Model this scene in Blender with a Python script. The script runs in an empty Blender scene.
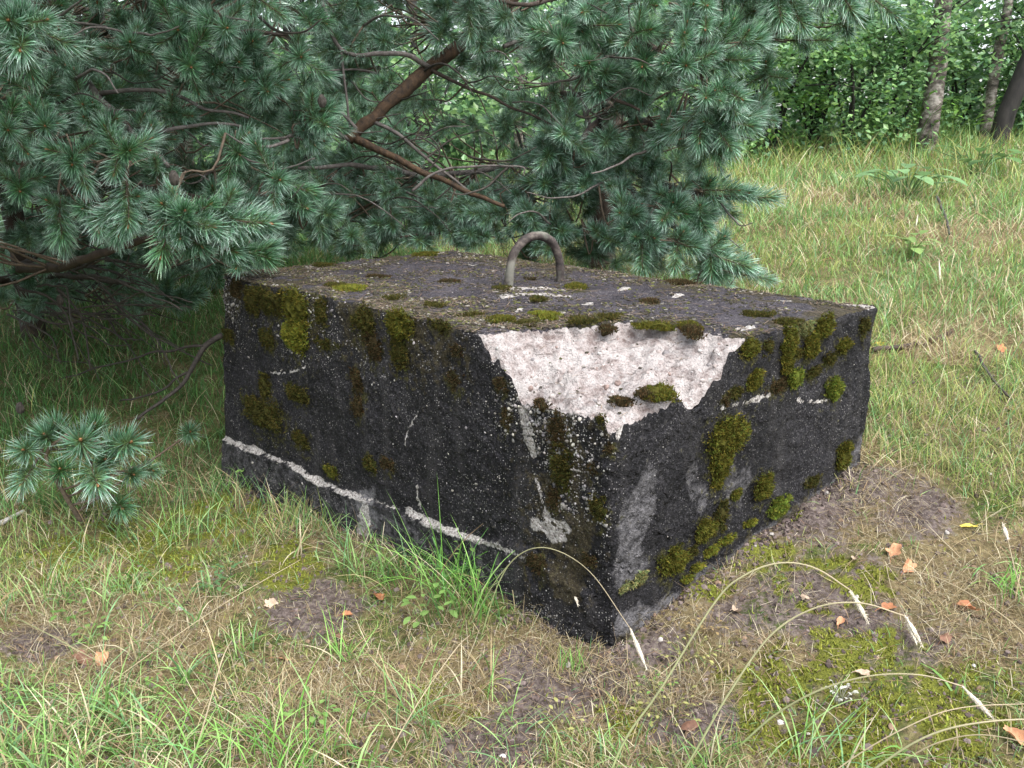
import bpy, math, random
import numpy as np
from mathutils import Vector

random.seed(7)
RNG = np.random.default_rng(7)
scene = bpy.context.scene
col = scene.collection

# ------------------------------------------------------------------ camera
CAM = np.array([0.0, 0.0, 1.4])
PITCH = math.radians(17.0)
FPX = 830.0
cd = bpy.data.cameras.new('camera')
cd.sensor_width = 36.0
cd.lens = FPX / 1024.0 * 36.0
cd.clip_start = 0.05
cd.clip_end = 600.0
cam = bpy.data.objects.new('camera', cd)
cam.location = CAM
cam.rotation_euler = (math.pi / 2 - PITCH, 0, 0)
col.objects.link(cam)
scene.camera = cam

# ------------------------------------------------------------------ overcast daylight
SUN_EL, SUN_AZ = math.radians(62), math.radians(140)      # azimuth clockwise from +Y: the light comes from behind the camera, a little right
world = bpy.data.worlds.new('World')
scene.world = world
world.use_nodes = True
wn = world.node_tree.nodes
wl = world.node_tree.links
bg = wn['Background']
sky = wn.new('ShaderNodeTexSky')
sky.sky_type = 'NISHITA'
sky.sun_disc = False
sky.sun_elevation = SUN_EL
sky.sun_rotation = SUN_AZ
sky.air_density = 1.0
sky.dust_density = 3.0
hs = wn.new('ShaderNodeHueSaturation')                    # cloud cover: the whole sky is greyer
hs.inputs['Saturation'].default_value = 0.40
wl.new(sky.outputs[0], hs.inputs['Color'])
wl.new(hs.outputs[0], bg.inputs['Color'])
bg.inputs['Strength'].default_value = 0.15

sd = bpy.data.lights.new('sun', 'SUN')
sd.energy = 1.3
sd.angle = math.radians(40)
sd.color = (1.0, 0.98, 0.95)
sun = bpy.data.objects.new('sun', sd)
sdir = Vector((math.sin(SUN_AZ) * math.cos(SUN_EL), math.cos(SUN_AZ) * math.cos(SUN_EL), math.sin(SUN_EL)))
sun.rotation_euler = sdir.to_track_quat('Z', 'Y').to_euler()
col.objects.link(sun)

vs = scene.view_settings
vs.view_transform = 'Standard'
vs.look = 'None'
vs.exposure = 1.72
vs.gamma = 1.0
vs.use_curve_mapping = False
scene.cycles.max_bounces = 6
scene.cycles.diffuse_bounces = 3
scene.cycles.glossy_bounces = 2
scene.cycles.transmission_bounces = 3
scene.cycles.transparent_max_bounces = 4
scene.cycles.caustics_reflective = False
scene.cycles.caustics_refractive = False

# ------------------------------------------------------------------ helpers: pixels and points
CP, SP = math.cos(PITCH), math.sin(PITCH)

def ray(u, v):
    u = np.asarray(u, float); v = np.asarray(v, float)
    x = (u - 512) / FPX
    y = -(v - 384) / FPX
    return np.stack([x, CP + y * SP, -SP + y * CP], -1)

def at_depth(u, v, Y):
    """point on the pixel's ray at distance Y along world +Y"""
    d = ray(u, v)
    return CAM + d * (np.asarray(Y, float) / d[..., 1])[..., None]

def on_plane(u, v, p, n):
    d = ray(u, v)
    n = np.asarray(n, float)
    t = ((np.asarray(p) - CAM) @ n) / (d @ n)
    return CAM + d * t[..., None]

def project(P):
    q = np.asarray(P) - CAM
    zc = q[..., 1] * CP - q[..., 2] * SP
    yc = q[..., 1] * SP + q[..., 2] * CP
    zc = np.where(zc < 0.05, 0.05, zc)
    return 512 + FPX * q[..., 0] / zc, 384 - FPX * yc / zc, zc

# ------------------------------------------------------------------ helpers: noise
def _hash(ix, iy, iz, seed):
    h = (ix.astype(np.int64) * 374761393 + iy.astype(np.int64) * 668265263 + iz.astype(np.int64) * 2147483647 + seed * 974711) & 0xffffffff
    h = ((h ^ (h >> 13)) * 1274126177) & 0xffffffff
    h = h ^ (h >> 16)
    return (h & 0xffff) / 65535.0

def noise3(P, scale=1.0, seed=0):
    """value noise in -1..1"""
    P = np.asarray(P, float) * scale
    i = np.floor(P).astype(np.int64)
    f = P - i
    f = f * f * f * (f * (f * 6 - 15) + 10)
    r = 0
    for dx in (0, 1):
        wx = f[..., 0] if dx else 1 - f[..., 0]
        for dy in (0, 1):
            wy = f[..., 1] if dy else 1 - f[..., 1]
            for dz in (0, 1):
                wz = f[..., 2] if dz else 1 - f[..., 2]
                r = r + wx * wy * wz * _hash(i[..., 0] + dx, i[..., 1] + dy, i[..., 2] + dz, seed)
    return r * 2 - 1

def fbm(P, scale=1.0, octaves=4, seed=0, gain=0.5):
    r, a, s = 0, 1.0, 0.0
    for k in range(octaves):
        r = r + a * noise3(P, scale * 2.03 ** k, seed + 17 * k)
        s += a
        a *= gain
    return r / s

def sstep(a, b, x):
    t = np.clip((x - a) / (b - a), 0, 1)
    return t * t * (3 - 2 * t)

def xy0(x, y):
    x = np.asarray(x, float); y = np.asarray(y, float)
    return np.stack([x, y, np.zeros_like(x)], -1)

def unit(v):
    v = np.asarray(v, float)
    return v / np.maximum(np.linalg.norm(v, axis=-1, keepdims=True), 1e-9)

# ------------------------------------------------------------------ helpers: meshes
def make_mesh(name, V, F, mats, midx=None, colr=None, attrs=None, smooth=False):
    """V (n,3); F (m,3) or (m,4) array, or a list of such arrays"""
    me = bpy.data.meshes.new(name)
    V = np.ascontiguousarray(V, dtype=np.float32)
    if not isinstance(F, (list, tuple)):
        F = [F]
    F = [np.asarray(f, dtype=np.int32) for f in F if len(f)]
    loops = np.concatenate([f.ravel() for f in F])
    sizes = np.concatenate([np.full(len(f), f.shape[1], dtype=np.int32) for f in F])
    starts = np.concatenate([[0], np.cumsum(sizes)[:-1]]).astype(np.int32)
    me.vertices.add(len(V)); me.vertices.foreach_set('co', V.ravel())
    me.loops.add(len(loops)); me.loops.foreach_set('vertex_index', loops.astype(np.int32))
    me.polygons.add(len(sizes)); me.polygons.foreach_set('loop_start', starts)
    if midx is not None:
        me.polygons.foreach_set('material_index', np.asarray(midx, dtype=np.int32))
    me.polygons.foreach_set('use_smooth', np.full(len(sizes), bool(smooth)))
    for m in (mats if isinstance(mats, (list, tuple)) else [mats]):
        me.materials.append(m)
    if colr is not None:
        a = me.attributes.new('tint', 'FLOAT_COLOR', 'POINT')
        c = np.ones((len(V), 4), dtype=np.float32); c[:, :3] = colr
        a.data.foreach_set('color', c.ravel())
    for k, x in (attrs or {}).items():
        a = me.attributes.new(k, 'FLOAT', 'POINT')
        a.data.foreach_set('value', np.ascontiguousarray(x, dtype=np.float32))
    me.update(calc_edges=True)
    me.validate()
    return me

def obj(name, me, parent=None, label=None, cat=None, group=None, kind=None, loc=None):
    o = bpy.data.objects.new(name, me)
    col.objects.link(o)
    if parent is not None: o.parent = parent
    if label: o['label'] = label
    if cat: o['category'] = cat
    if group: o['group'] = group
    if kind: o['kind'] = kind
    if loc is not None: o.location = loc
    return o

class MB:
    """collects vertices / triangles / quads for one mesh, with a material index and a tint"""
    def __init__(s): s.V = []; s.T = []; s.Q = []; s.mt = []; s.mq = []; s.C = []; s.n = 0
    def add(s, V, T=None, Q=None, m=0, c=(1, 1, 1)):
        V = np.asarray(V, float)
        if T is not None and len(T): s.T.append(np.asarray(T) + s.n); s.mt.append(np.full(len(T), m))
        if Q is not None and len(Q): s.Q.append(np.asarray(Q) + s.n); s.mq.append(np.full(len(Q), m))
        s.V.append(V); s.C.append(np.broadcast_to(np.asarray(c, float), (len(V), 3)))
        s.n += len(V)
    def mesh(s, name, mats, smooth=False):
        F, mi = [], []
        if s.T: F.append(np.concatenate(s.T)); mi.append(np.concatenate(s.mt))
        if s.Q: F.append(np.concatenate(s.Q)); mi.append(np.concatenate(s.mq))
        return make_mesh(name, np.concatenate(s.V), F, mats, np.concatenate(mi), np.concatenate(s.C), smooth=smooth)

def spline(P, n):
    """Catmull-Rom through the points P (k,d), n samples"""
    P = np.asarray(P, float)
    k = len(P)
    if k == 2:
        t = np.linspace(0, 1, n)[:, None]
        return P[0] * (1 - t) + P[1] * t
    Q = np.concatenate([[2 * P[0] - P[1]], P, [2 * P[-1] - P[-2]]])
    x = np.linspace(0, k - 1 - 1e-6, n)
    i = x.astype(int); t = (x - i)[:, None]
    a, b, c, d = Q[i], Q[i + 1], Q[i + 2], Q[i + 3]
    return 0.5 * (2 * b + (c - a) * t + (2 * a - 5 * b + 4 * c - d) * t ** 2 + (3 * b - a - 3 * c + d) * t ** 3)

def tube(path, rad, sides=6, cap=True, wob=0.0, seed=0):
    """vertices and quads of a tube along path (n,3) with radii rad (n,)"""
    P = np.asarray(path, float); n = len(P)
    rad = np.broadcast_to(np.asarray(rad, float), (n,))
    T = unit(np.gradient(P, axis=0))
    up = np.array([0.0, 0, 1]) if abs(T[0, 2]) < 0.9 else np.array([1.0, 0, 0])
    N = np.zeros_like(P)
    nv = unit(np.cross(T[0], up))
    for i in range(n):
        nv = unit(nv - T[i] * (nv @ T[i])); N[i] = nv
    B = np.cross(T, N)
    a = np.linspace(0, 2 * math.pi, sides, endpoint=False)
    V = P[:, None] + rad[:, None, None] * (np.cos(a)[None, :, None] * N[:, None] + np.sin(a)[None, :, None] * B[:, None])
    V = V.reshape(-1, 3)
    if wob:
        r = fbm(V, 1.0 / (rad.mean() * 1.4), 3, seed)
        C = np.repeat(P, sides, axis=0)
        V = C + (V - C) * (1 + wob * r)[:, None]
    i, j = np.meshgrid(np.arange(n - 1), np.arange(sides), indexing='ij')
    j2 = (j + 1) % sides
    Q = np.stack([i * sides + j, i * sides + j2, (i + 1) * sides + j2, (i + 1) * sides + j], -1).reshape(-1, 4)
    Tn = np.zeros((0, 3), int)
    if cap:
        V = np.concatenate([V, P[:1], P[-1:]])
        m = n * sides
        jj = np.arange(sides); j2 = (jj + 1) % sides
        Tn = np.concatenate([np.stack([jj * 0 + m, j2, jj], -1), np.stack([jj * 0 + m + 1, (n - 1) * sides + jj, (n - 1) * sides + j2], -1)])
    return V, Tn, Q

def blades(base, length, width, az, lean, curl, segs=4, twist=None, fold=0.0):
    """curved tapering grass blades: returns V, T. lean = angle from vertical at the root, curl = added by the tip"""
    n = len(base)
    length, width, az, lean, curl = [np.broadcast_to(np.asarray(x, float), (n,)) for x in (length, width, az, lean, curl)]
    hx, hy = np.cos(az), np.sin(az)
    side_a = az + math.pi / 2 + (0 if twist is None else twist)
    sx, sy = np.cos(side_a), np.sin(side_a)
    P = np.array(base, float)
    rows = []
    for k in range(segs + 1):
        t = k / segs
        if k:
            th = lean + curl * ((k - 0.5) / segs)
            st = (length / segs)
            P = P + np.stack([np.sin(th) * hx * st, np.sin(th) * hy * st, np.cos(th) * st], -1)
        w = width * 0.5 * (0.75 + 0.45 * min(t * 3, 1)) * (1 - t ** 1.7)
        if k < segs:
            S = np.stack([sx * w, sy * w, np.zeros(n)], -1)
            rows += [P - S, P + S]
        else:
            rows.append(P)
    m = 2 * segs + 1
    V = np.stack(rows, 1).reshape(-1, 3)
    o = (np.arange(n) * m)[:, None, None]
    T = []
    for k in range(segs - 1):
        a = 2 * k
        T += [[a, a + 1, a + 3], [a, a + 3, a + 2]]
    a = 2 * (segs - 1)
    T.append([a, a + 1, a + 2])
    T = (np.array(T)[None] + o).reshape(-1, 3)
    return V, T, m

# ------------------------------------------------------------------ helpers: materials
def new_mat(name):
    m = bpy.data.materials.new(name)
    m.use_nodes = True
    nt = m.node_tree
    return m, nt.nodes, nt.links, nt.nodes['Principled BSDF']

def N(nodes, kind, **kw):
    n = nodes.new(kind)
    for k, v in kw.items():
        if k in n.inputs: n.inputs[k].default_value = v
        else: setattr(n, k, v)
    return n

def ramp(nodes, stops, interp='LINEAR'):
    r = nodes.new('ShaderNodeValToRGB')
    e = r.color_ramp.elements
    r.color_ramp.interpolation = interp
    while len(e) < len(stops): e.new(0.5)
    for el, (p, c) in zip(e, stops):
        el.position = p
        el.color = (*c, 1) if len(c) == 3 else c
    return r

def g3(x): return (x, x, x)

def mixc(nodes, links, fac, a, b, blend='MIX'):
    m = nodes.new('ShaderNodeMix'); m.data_type = 'RGBA'; m.blend_type = blend
    for sock, v in ((m.inputs[0], fac), (m.inputs[6], a), (m.inputs[7], b)):
        if hasattr(v, 'is_linked'): links.new(v, sock)
        elif isinstance(v, (int, float)): sock.default_value = v
        else: sock.default_value = (*v, 1) if len(v) == 3 else v
    return m.outputs[2]

def math_n(nodes, links, op, a, b=None, clamp=False):
    m = nodes.new('ShaderNodeMath'); m.operation = op; m.use_clamp = clamp
    for i, v in enumerate((a, b)):
        if v is None: continue
        if hasattr(v, 'is_linked'): links.new(v, m.inputs[i])
        else: m.inputs[i].default_value = v
    return m.outputs[0]

def leafy_mat(name, rough=0.5, trans=0.3, base=None, var=0.25, spec=0.35, scale=30.0):
    """thin foliage: tint attribute (or base) with slight noise; some light passes through"""
    m, n, l, p = new_mat(name)
    if base is None:
        a = N(n, 'ShaderNodeAttribute', attribute_name='tint'); c = a.outputs['Color']
    else:
        rgb = n.new('ShaderNodeRGB'); rgb.outputs[0].default_value = (*base, 1); c = rgb.outputs[0]
    tc = n.new('ShaderNodeTexCoord')
    nz = N(n, 'ShaderNodeTexNoise', Scale=scale); l.new(tc.outputs['Object'], nz.inputs['Vector'])
    rp = ramp(n, [(0.3, g3(1 - var)), (0.7, g3(1 + var))]); l.new(nz.outputs[0], rp.inputs[0])
    c2 = mixc(n, l, 1.0, c, rp.outputs[0], 'MULTIPLY')
    l.new(c2, p.inputs['Base Color'])
    p.inputs['Roughness'].default_value = rough
    p.inputs['Specular IOR Level'].default_value = spec
    if trans > 0:
        t = n.new('ShaderNodeBsdfTranslucent')
        l.new(c2, t.inputs['Color'])
        mx = n.new('ShaderNodeMixShader'); mx.inputs[0].default_value = trans
        l.new(p.outputs[0], mx.inputs[1]); l.new(t.outputs[0], mx.inputs[2])
        l.new(mx.outputs[0], n['Material Output'].inputs['Surface'])
    return m

def bark_mat(name, c1, c2, scale=8.0, stretch=0.25, bump=0.6):
    m, n, l, p = new_mat(name)
    tc = n.new('ShaderNodeTexCoord')
    mp = n.new('ShaderNodeMapping'); mp.inputs['Scale'].default_value = (1, 1, stretch)
    l.new(tc.outputs['Object'], mp.inputs[0])
    nz = N(n, 'ShaderNodeTexNoise', Scale=scale, Detail=6.0, Roughness=0.65); l.new(mp.outputs[0], nz.inputs['Vector'])
    rp = ramp(n, [(0.3, c1), (0.7, c2)]); l.new(nz.outputs[0], rp.inputs[0])
    l.new(rp.outputs[0], p.inputs['Base Color'])
    p.inputs['Roughness'].default_value = 0.85
    b = N(n, 'ShaderNodeBump', Strength=bump, Distance=0.01)
    l.new(nz.outputs[0], b.inputs['Height']); l.new(b.outputs[0], p.inputs['Normal'])
    return m

# ------------------------------------------------------------------ ground height (thin-plate spline through measured spots)
GP = np.array([
    (0.26, 1.95, -0.03), (-1.20, 3.35, -0.10), (1.28, 2.70, 0.25), (-0.20, 4.2, 0.18), (0, 1.2, -0.02), (-1.2, 1.5, -0.03),
    (1.4, 1.5, 0.08), (2.2, 2.6, 0.30), (-3, 4, -0.05), (-4, 8, 0.1), (-2, 12, 0.3), (0, 7, 0.42), (2.5, 6, 0.60), (4, 12, 1.12),
    (8, 12, 1.22), (6, 5, 0.72), (0, 14, 0.9), (-8, 10, 0.2), (-6, 0, -0.1), (6, 0, 0.4), (0, -4, -0.1), (-6, -6, 0), (6, -6, 0.2), (10, 4, 0.9)])

def _tps(r2): return np.where(r2 > 1e-9, r2 * np.log(np.maximum(r2, 1e-9)), 0)
_n = len(GP)
_A = np.zeros((_n + 3, _n + 3))
_d = GP[:, None, :2] - GP[None, :, :2]
_A[:_n, :_n] = _tps((_d ** 2).sum(-1)) + np.eye(_n) * 0.02
_A[:_n, _n] = 1; _A[:_n, _n + 1:] = GP[:, :2]
_A[_n, :_n] = 1; _A[_n + 1:, :_n] = GP[:, :2].T
_W = np.linalg.solve(_A, np.concatenate([GP[:, 2], np.zeros(3)]))

def gbase(x, y):
    x = np.asarray(x, float); y = np.asarray(y, float)
    r = np.sqrt(x * x + (y - 3) ** 2)
    s = np.where(r > 11.0, 11.0 / np.maximum(r, 1e-6), 1.0)
    x2 = x * s; y2 = 3 + (y - 3) * s
    z = np.full(x.shape, _W[_n]) + _W[_n + 1] * x2 + _W[_n + 2] * y2
    for k in range(_n):
        z = z + _W[k] * _tps((x2 - GP[k, 0]) ** 2 + (y2 - GP[k, 1]) ** 2)
    return z

BANK = []          # foot lines of the block, against which soil has washed up
def bank(x, y):
    z = 0.0
    for A, B in BANK:
        ab = B - A
        t = np.clip(((x - A[0]) * ab[0] + (y - A[1]) * ab[1]) / (ab @ ab), 0, 1)
        d2 = (x - A[0] - t * ab[0]) ** 2 + (y - A[1] - t * ab[1]) ** 2
        z = np.maximum(z, np.exp(-d2 / 0.0075))
    return 0.022 * z * np.clip(np.hypot(x - 0.25, y - 2.0) / 0.4, 0.15, 1) * (1 + 0.7 * noise3(xy0(x, y), 9.0, 83))

def gz(x, y):
    p = xy0(x, y)
    return gbase(x, y) + (bank(p[..., 0], p[..., 1]) if BANK else 0) + 0.030 * fbm(p, 2.2, 3, 5) + 0.012 * fbm(p, 11.0, 3, 9)

def on_ground(u, v, smooth=True):
    u = np.asarray(u, float); v = np.asarray(v, float)
    d = ray(u, v)
    lo = np.full(u.shape, 0.8); t = lo.copy(); hit = np.zeros(u.shape, bool)
    prev = t.copy()
    for k in range(60):
        t2 = t * 1.05 + 0.01
        p = CAM + d * t2[..., None]
        below = p[..., 2] < gbase(p[..., 0], p[..., 1])
        prev = np.where(~hit & below, t, prev)
        t = np.where(hit, t, t2); hit |= below
    a, b = prev * 0.96, t * 1.05
    for k in range(11):
        m = (a + b) / 2
        p = CAM + d * m[..., None]
        below = p[..., 2] < gz(p[..., 0], p[..., 1])
        b = np.where(below, m, b); a = np.where(below, a, m)
    return CAM + d * b[..., None]

# ------------------------------------------------------------------ where soil, moss and straw lie (measured spots on the ground)
BARE = [(775, 610, 120, 60), (845, 488, 75, 34), (915, 512, 55, 24), (640, 690, 100, 55), (312, 604, 48, 34), (40, 645, 36, 18),
        (560, 690, 70, 45), (700, 720, 70, 45), (850, 632, 110, 42), (485, 745, 60, 28), (660, 655, 60, 40), 
        (730, 540, 60, 40), (800, 515, 60, 35)]
MOSS = [(845, 585, 58, 26), (860, 690, 130, 55), (800, 728, 85, 40), (950, 745, 95, 42), (335, 508, 34, 30), (292, 560, 36, 26),
        (748, 553, 40, 16), (775, 512, 26, 14), (700, 590, 30, 12), (690, 575, 25, 10), (620, 720, 40, 25), (450, 700, 40, 25), (130, 560, 70, 35), (230, 520, 60, 25), (60, 560, 40, 25)]
STRAW = [(870, 500, 60, 30), (960, 570, 80, 34), (190, 475, 42, 30), (930, 600, 90, 30), (100, 620, 120, 60), (430, 690, 60, 50), (540, 660, 60, 30),
         (700, 640, 50, 40), (330, 700, 80, 40), (990, 640, 60, 30), (900, 590, 120, 46), (860, 520, 90, 36), (780, 645, 80, 36), (640, 705, 80, 40), (720, 590, 50, 30), (960, 340, 60, 20), (975, 240, 60, 14), (845, 455, 30, 20), (840, 205, 60, 10), (930, 330, 40, 12)]

def spots(P, L, seed, hard=0.35):
    u, v, zc = project(P)
    m = np.zeros(u.shape)
    for cx, cy, rx, ry in L:
        m = np.maximum(m, 1.25 - np.sqrt(((u - cx) / rx) ** 2 + ((v - cy) / ry) ** 2))
    m = np.where(zc < 0.6, 0, m)
    return sstep(0.0, hard, m + np.where(m > 0, 1, 0) * (0.55 * fbm(P, 8.0, 4, seed, 0.65) + 0.75 * fbm(P, 2.6, 2, seed + 50)))

# ------------------------------------------------------------------ ground sheet
def build_ground():
    r = [0.35]
    while r[-1] < 4.6: r.append(r[-1] * 1.0075 + 0.001)
    while r[-1] < 16: r.append(r[-1] * 1.018)
    while r[-1] < 300: r.append(r[-1] * 1.09)
    r = np.array(r)
    a = np.concatenate([np.linspace(-40, 40, 420), np.linspace(40, 320, 61)[1:-1]])
    a = np.radians(a)
    na = len(a)
    x = r[:, None] * np.sin(a)[None]; y = r[:, None] * np.cos(a)[None]
    P = np.stack([x, y, gz(x, y)], -1).reshape(-1, 3)
    P[:, 2] += 0.006 * fbm(P * [1, 1, 0], 45.0, 2, 31) * (np.hypot(P[:, 0], P[:, 1]) < 6)
    i, j = np.meshgrid(np.arange(len(r) - 1), np.arange(na), indexing='ij')
    j2 = (j + 1) % na
    Q = np.stack([i * na + j, (i + 1) * na + j, (i + 1) * na + j2, i * na + j2], -1).reshape(-1, 4)
    V = np.concatenate([P, [[0, 0, float(gz(0.0, 0.0))]]])
    jj = np.arange(na)
    T = np.stack([jj * 0 + len(P), jj, (jj + 1) % na], -1)
    frag = sstep(-0.28, 0.22, fbm(P * [1, 1, 0], 14.0, 4, 77, 0.65))
    bare = np.append(spots(P, BARE, 3, hard=0.95), 0.3); moss = np.append(spots(P, MOSS, 4) * frag, 0)
    V[:, 2] += bare * 0.011 * np.append(fbm(P * [1, 1, 0], 17.0, 3, 36), 0); straw = np.append(spots(P, STRAW, 6), 0)

    m, n, l, p = new_mat('forest_soil')
    tc = n.new('ShaderNodeTexCoord')
    n1 = N(n, 'ShaderNodeTexNoise', Scale=7.0, Detail=8.0, Roughness=0.7); l.new(tc.outputs['Object'], n1.inputs['Vector'])
    n2 = N(n, 'ShaderNodeTexNoise', Scale=55.0, Detail=6.0, Roughness=0.7); l.new(tc.outputs['Object'], n2.inputs['Vector'])
    n3 = N(n, 'ShaderNodeTexNoise', Scale=180.0, Detail=3.0); l.new(tc.outputs['Object'], n3.inputs['Vector'])
    soil = ramp(n, [(0.25, (0.020, 0.014, 0.012)), (0.42, (0.055, 0.041, 0.037)), (0.52, (0.105, 0.083, 0.075)), (0.68, (0.20, 0.165, 0.148))]); l.new(n2.outputs[0], soil.inputs[0])
    lit = ramp(n, [(0.3, (0.06, 0.045, 0.025)), (0.5, (0.14, 0.11, 0.055)), (0.72, (0.28, 0.23, 0.12))]); l.new(n2.outputs[0], lit.inputs[0])
    grn = ramp(n, [(0.3, (0.028, 0.042, 0.010)), (0.7, (0.09, 0.12, 0.028))]); l.new(n2.outputs[0], grn.inputs[0])
    mos = ramp(n, [(0.3, (0.055, 0.062, 0.010)), (0.7, (0.16, 0.17, 0.026))]); l.new(n3.outputs[0], mos.inputs[0])
    gm = ramp(n, [(0.42, g3(0)), (0.58, g3(1))]); l.new(n1.outputs[0], gm.inputs[0])
    c = mixc(n, l, gm.outputs[0], lit.outputs[0], grn.outputs[0])
    for att, colr in (('straw', lit.outputs[0]), ('bare', soil.outputs[0]), ('moss', mos.outputs[0])):
        at = N(n, 'ShaderNodeAttribute', attribute_name=att)
        f = math_n(n, l, 'ADD', at.outputs['Fac'], math_n(n, l, 'MULTIPLY', math_n(n, l, 'SUBTRACT', n2.outputs[0], 0.5), 3.2))
        f2 = ramp(n, [(0.25, g3(0)), (0.75, g3(1))]); l.new(f, f2.inputs[0])
        c = mixc(n, l, f2.outputs[0], c, colr)
    l.new(c, p.inputs['Base Color'])
    p.inputs['Roughness'].default_value = 0.95
    p.inputs['Specular IOR Level'].default_value = 0.2
    hh = math_n(n, l, 'ADD', n2.outputs[0], math_n(n, l, 'MULTIPLY', n3.outputs[0], 0.5))
    b = N(n, 'ShaderNodeBump', Strength=0.9, Distance=0.012); l.new(hh, b.inputs['Height']); l.new(b.outputs[0], p.inputs['Normal'])
    obj('ground', make_mesh('ground', V, [T, Q], m, attrs={'bare': bare, 'moss': moss, 'straw': straw}, smooth=True), kind='structure',
        label='sandy forest floor with bare soil, moss and straw')


# ------------------------------------------------------------------ the concrete block: corners measured on the picture, kept as a real box
_d = ray(611, 645)
NB = CAM + _d * ((0.0 - CAM[2]) / _d[2])                           # near foot on the ground
NT = at_depth(615, 364, NB[1])                                     # near top corner (broken off today)
HT = float(NT[2])
up = np.array([0, 0, 1.0])
LT = on_plane(221, 274, NT, up)
RT = on_plane(878, 307, NT, up)
BT = LT + RT - NT + np.array([-0.06, 0.0, 0.0])
def _foot(T, u, v, zb=-0.30):
    q = at_depth(u, v, T[1]); d = q - T
    return T + d * ((zb - T[2]) / d[2])
ZB = -0.30
NF = _foot(NT, 611, 645); LF = _foot(LT, 224, 478); RF = _foot(RT, 863, 458); BF = BT + [0, 0, ZB - HT]
BANK += [((NF + (NT - NF) * 0.27)[:2], (LF + (LT - LF) * 0.2)[:2]), ((NF + (NT - NF) * 0.27)[:2], (RF + (RT - RF) * 0.45)[:2])]
build_ground()
LA = float(np.linalg.norm(LT - NT)); LB = float(np.linalg.norm(RT - NT)); HH = HT - ZB

def b2w(a, b, z):
    """block coordinates: a along the long (left) edge, b along the short (right) edge from the near corner, z up from the foot"""
    al = (a / LA)[..., None]; be = (b / LB)[..., None]; ga = (z / HH)[..., None]
    bot = NF * (1 - al) * (1 - be) + LF * al * (1 - be) + RF * (1 - al) * be + BF * al * be
    top = NT * (1 - al) * (1 - be) + LT * al * (1 - be) + RT * (1 - al) * be + BT * al * be
    return bot * (1 - ga) + top * ga

NL = unit(np.cross(LT - NT, NF - NT)); NL = NL if NL[1] < 0 else -NL      # outward normals
NR = unit(np.cross(RT - NT, NF - NT)); NR = NR if NR[1] < 0 else -NR

def face_ab(face, u, v):
    """pixel -> block coordinates on a face"""
    if face == 'L': P = on_plane(u, v, NT, NL)
    elif face == 'R': P = on_plane(u, v, NT, NR)
    else: P = on_plane(u, v, NT, up)
    ea = unit(LT - NT); eb = unit(RT - NT)
    M = np.stack([ea[:2], eb[:2]], 1)
    ab = np.linalg.solve(M, np.moveaxis(np.atleast_2d(P - NT)[..., :2], -1, 0)).T
    return ab[..., 0], ab[..., 1], np.atleast_2d(P)[..., 2] - ZB

# broken-off corner: rim of the break in block coordinates
_ta, _tb, _ = face_ab('T', np.array([480, 520, 560, 600, 640, 690, 748.]), np.array([332, 328, 325, 322, 321, 328, 337.]))
RIM_T = np.arctan2(np.maximum(_tb, 0), np.maximum(_ta, 0)); RIM_R = np.hypot(_ta, _tb)
RIM_T[0] = 0; RIM_T[-1] = math.pi / 2
_la, _, _lz = face_ab('L', np.array([480, 500, 520, 548, 575, 600, 614.]), np.array([333, 365, 398, 407, 413, 420, 434.]))
_, _rb, _rz = face_ab('R', np.array([614, 632, 655, 690, 712, 735, 748.]), np.array([434, 424, 414, 405, 385, 352, 338.]))
LDR = (np.clip(_la, 0, None) / max(_la[0], 1e-6), HH - _lz); RDR = (np.clip(_rb, 0, None) / max(_rb[-1], 1e-6), HH - _rz)
print('block', LA, LB, HT, 'rim', RIM_R, 'dropL', LDR, 'dropR', RDR)

def chip_drop(a, b):
    th = np.arctan2(np.maximum(b, 0), np.maximum(a, 1e-6)); r = np.hypot(a, b)
    wob = 1 + 0.05 * noise3(np.stack([a, b, a * 0], -1), 22.0, 77) + 0.03 * noise3(np.stack([a, b, a * 0], -1), 60.0, 78)
    q = r / (np.interp(th, RIM_T, RIM_R) * wob)
    dl = np.interp(q, LDR[0][::-1], np.maximum(LDR[1][::-1], 0), right=0)
    dr = np.interp(q, RDR[0], np.maximum(RDR[1], 0), right=0)
    dm = np.maximum(LDR[1][-1], 0.1) * (0.13 * sstep(1.0, 0.95, q) + 0.87 * np.clip(1 - q, 0, 1) ** 0.9)
    s = th / (math.pi / 2)
    wl_, wr_ = sstep(0.28, 0.0, s), sstep(0.72, 1.0, s)
    d = dl * wl_ + dr * wr_ + dm * (1 - wl_ - wr_)
    return np.where(q < 1, d, 0), q

SEAM = face_ab('L', np.array([221, 262, 300, 345, 378, 415, 450, 490, 540, 590.]), np.array([430, 447, 461, 486, 497, 510, 527, 540, 560, 588.]))

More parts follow.
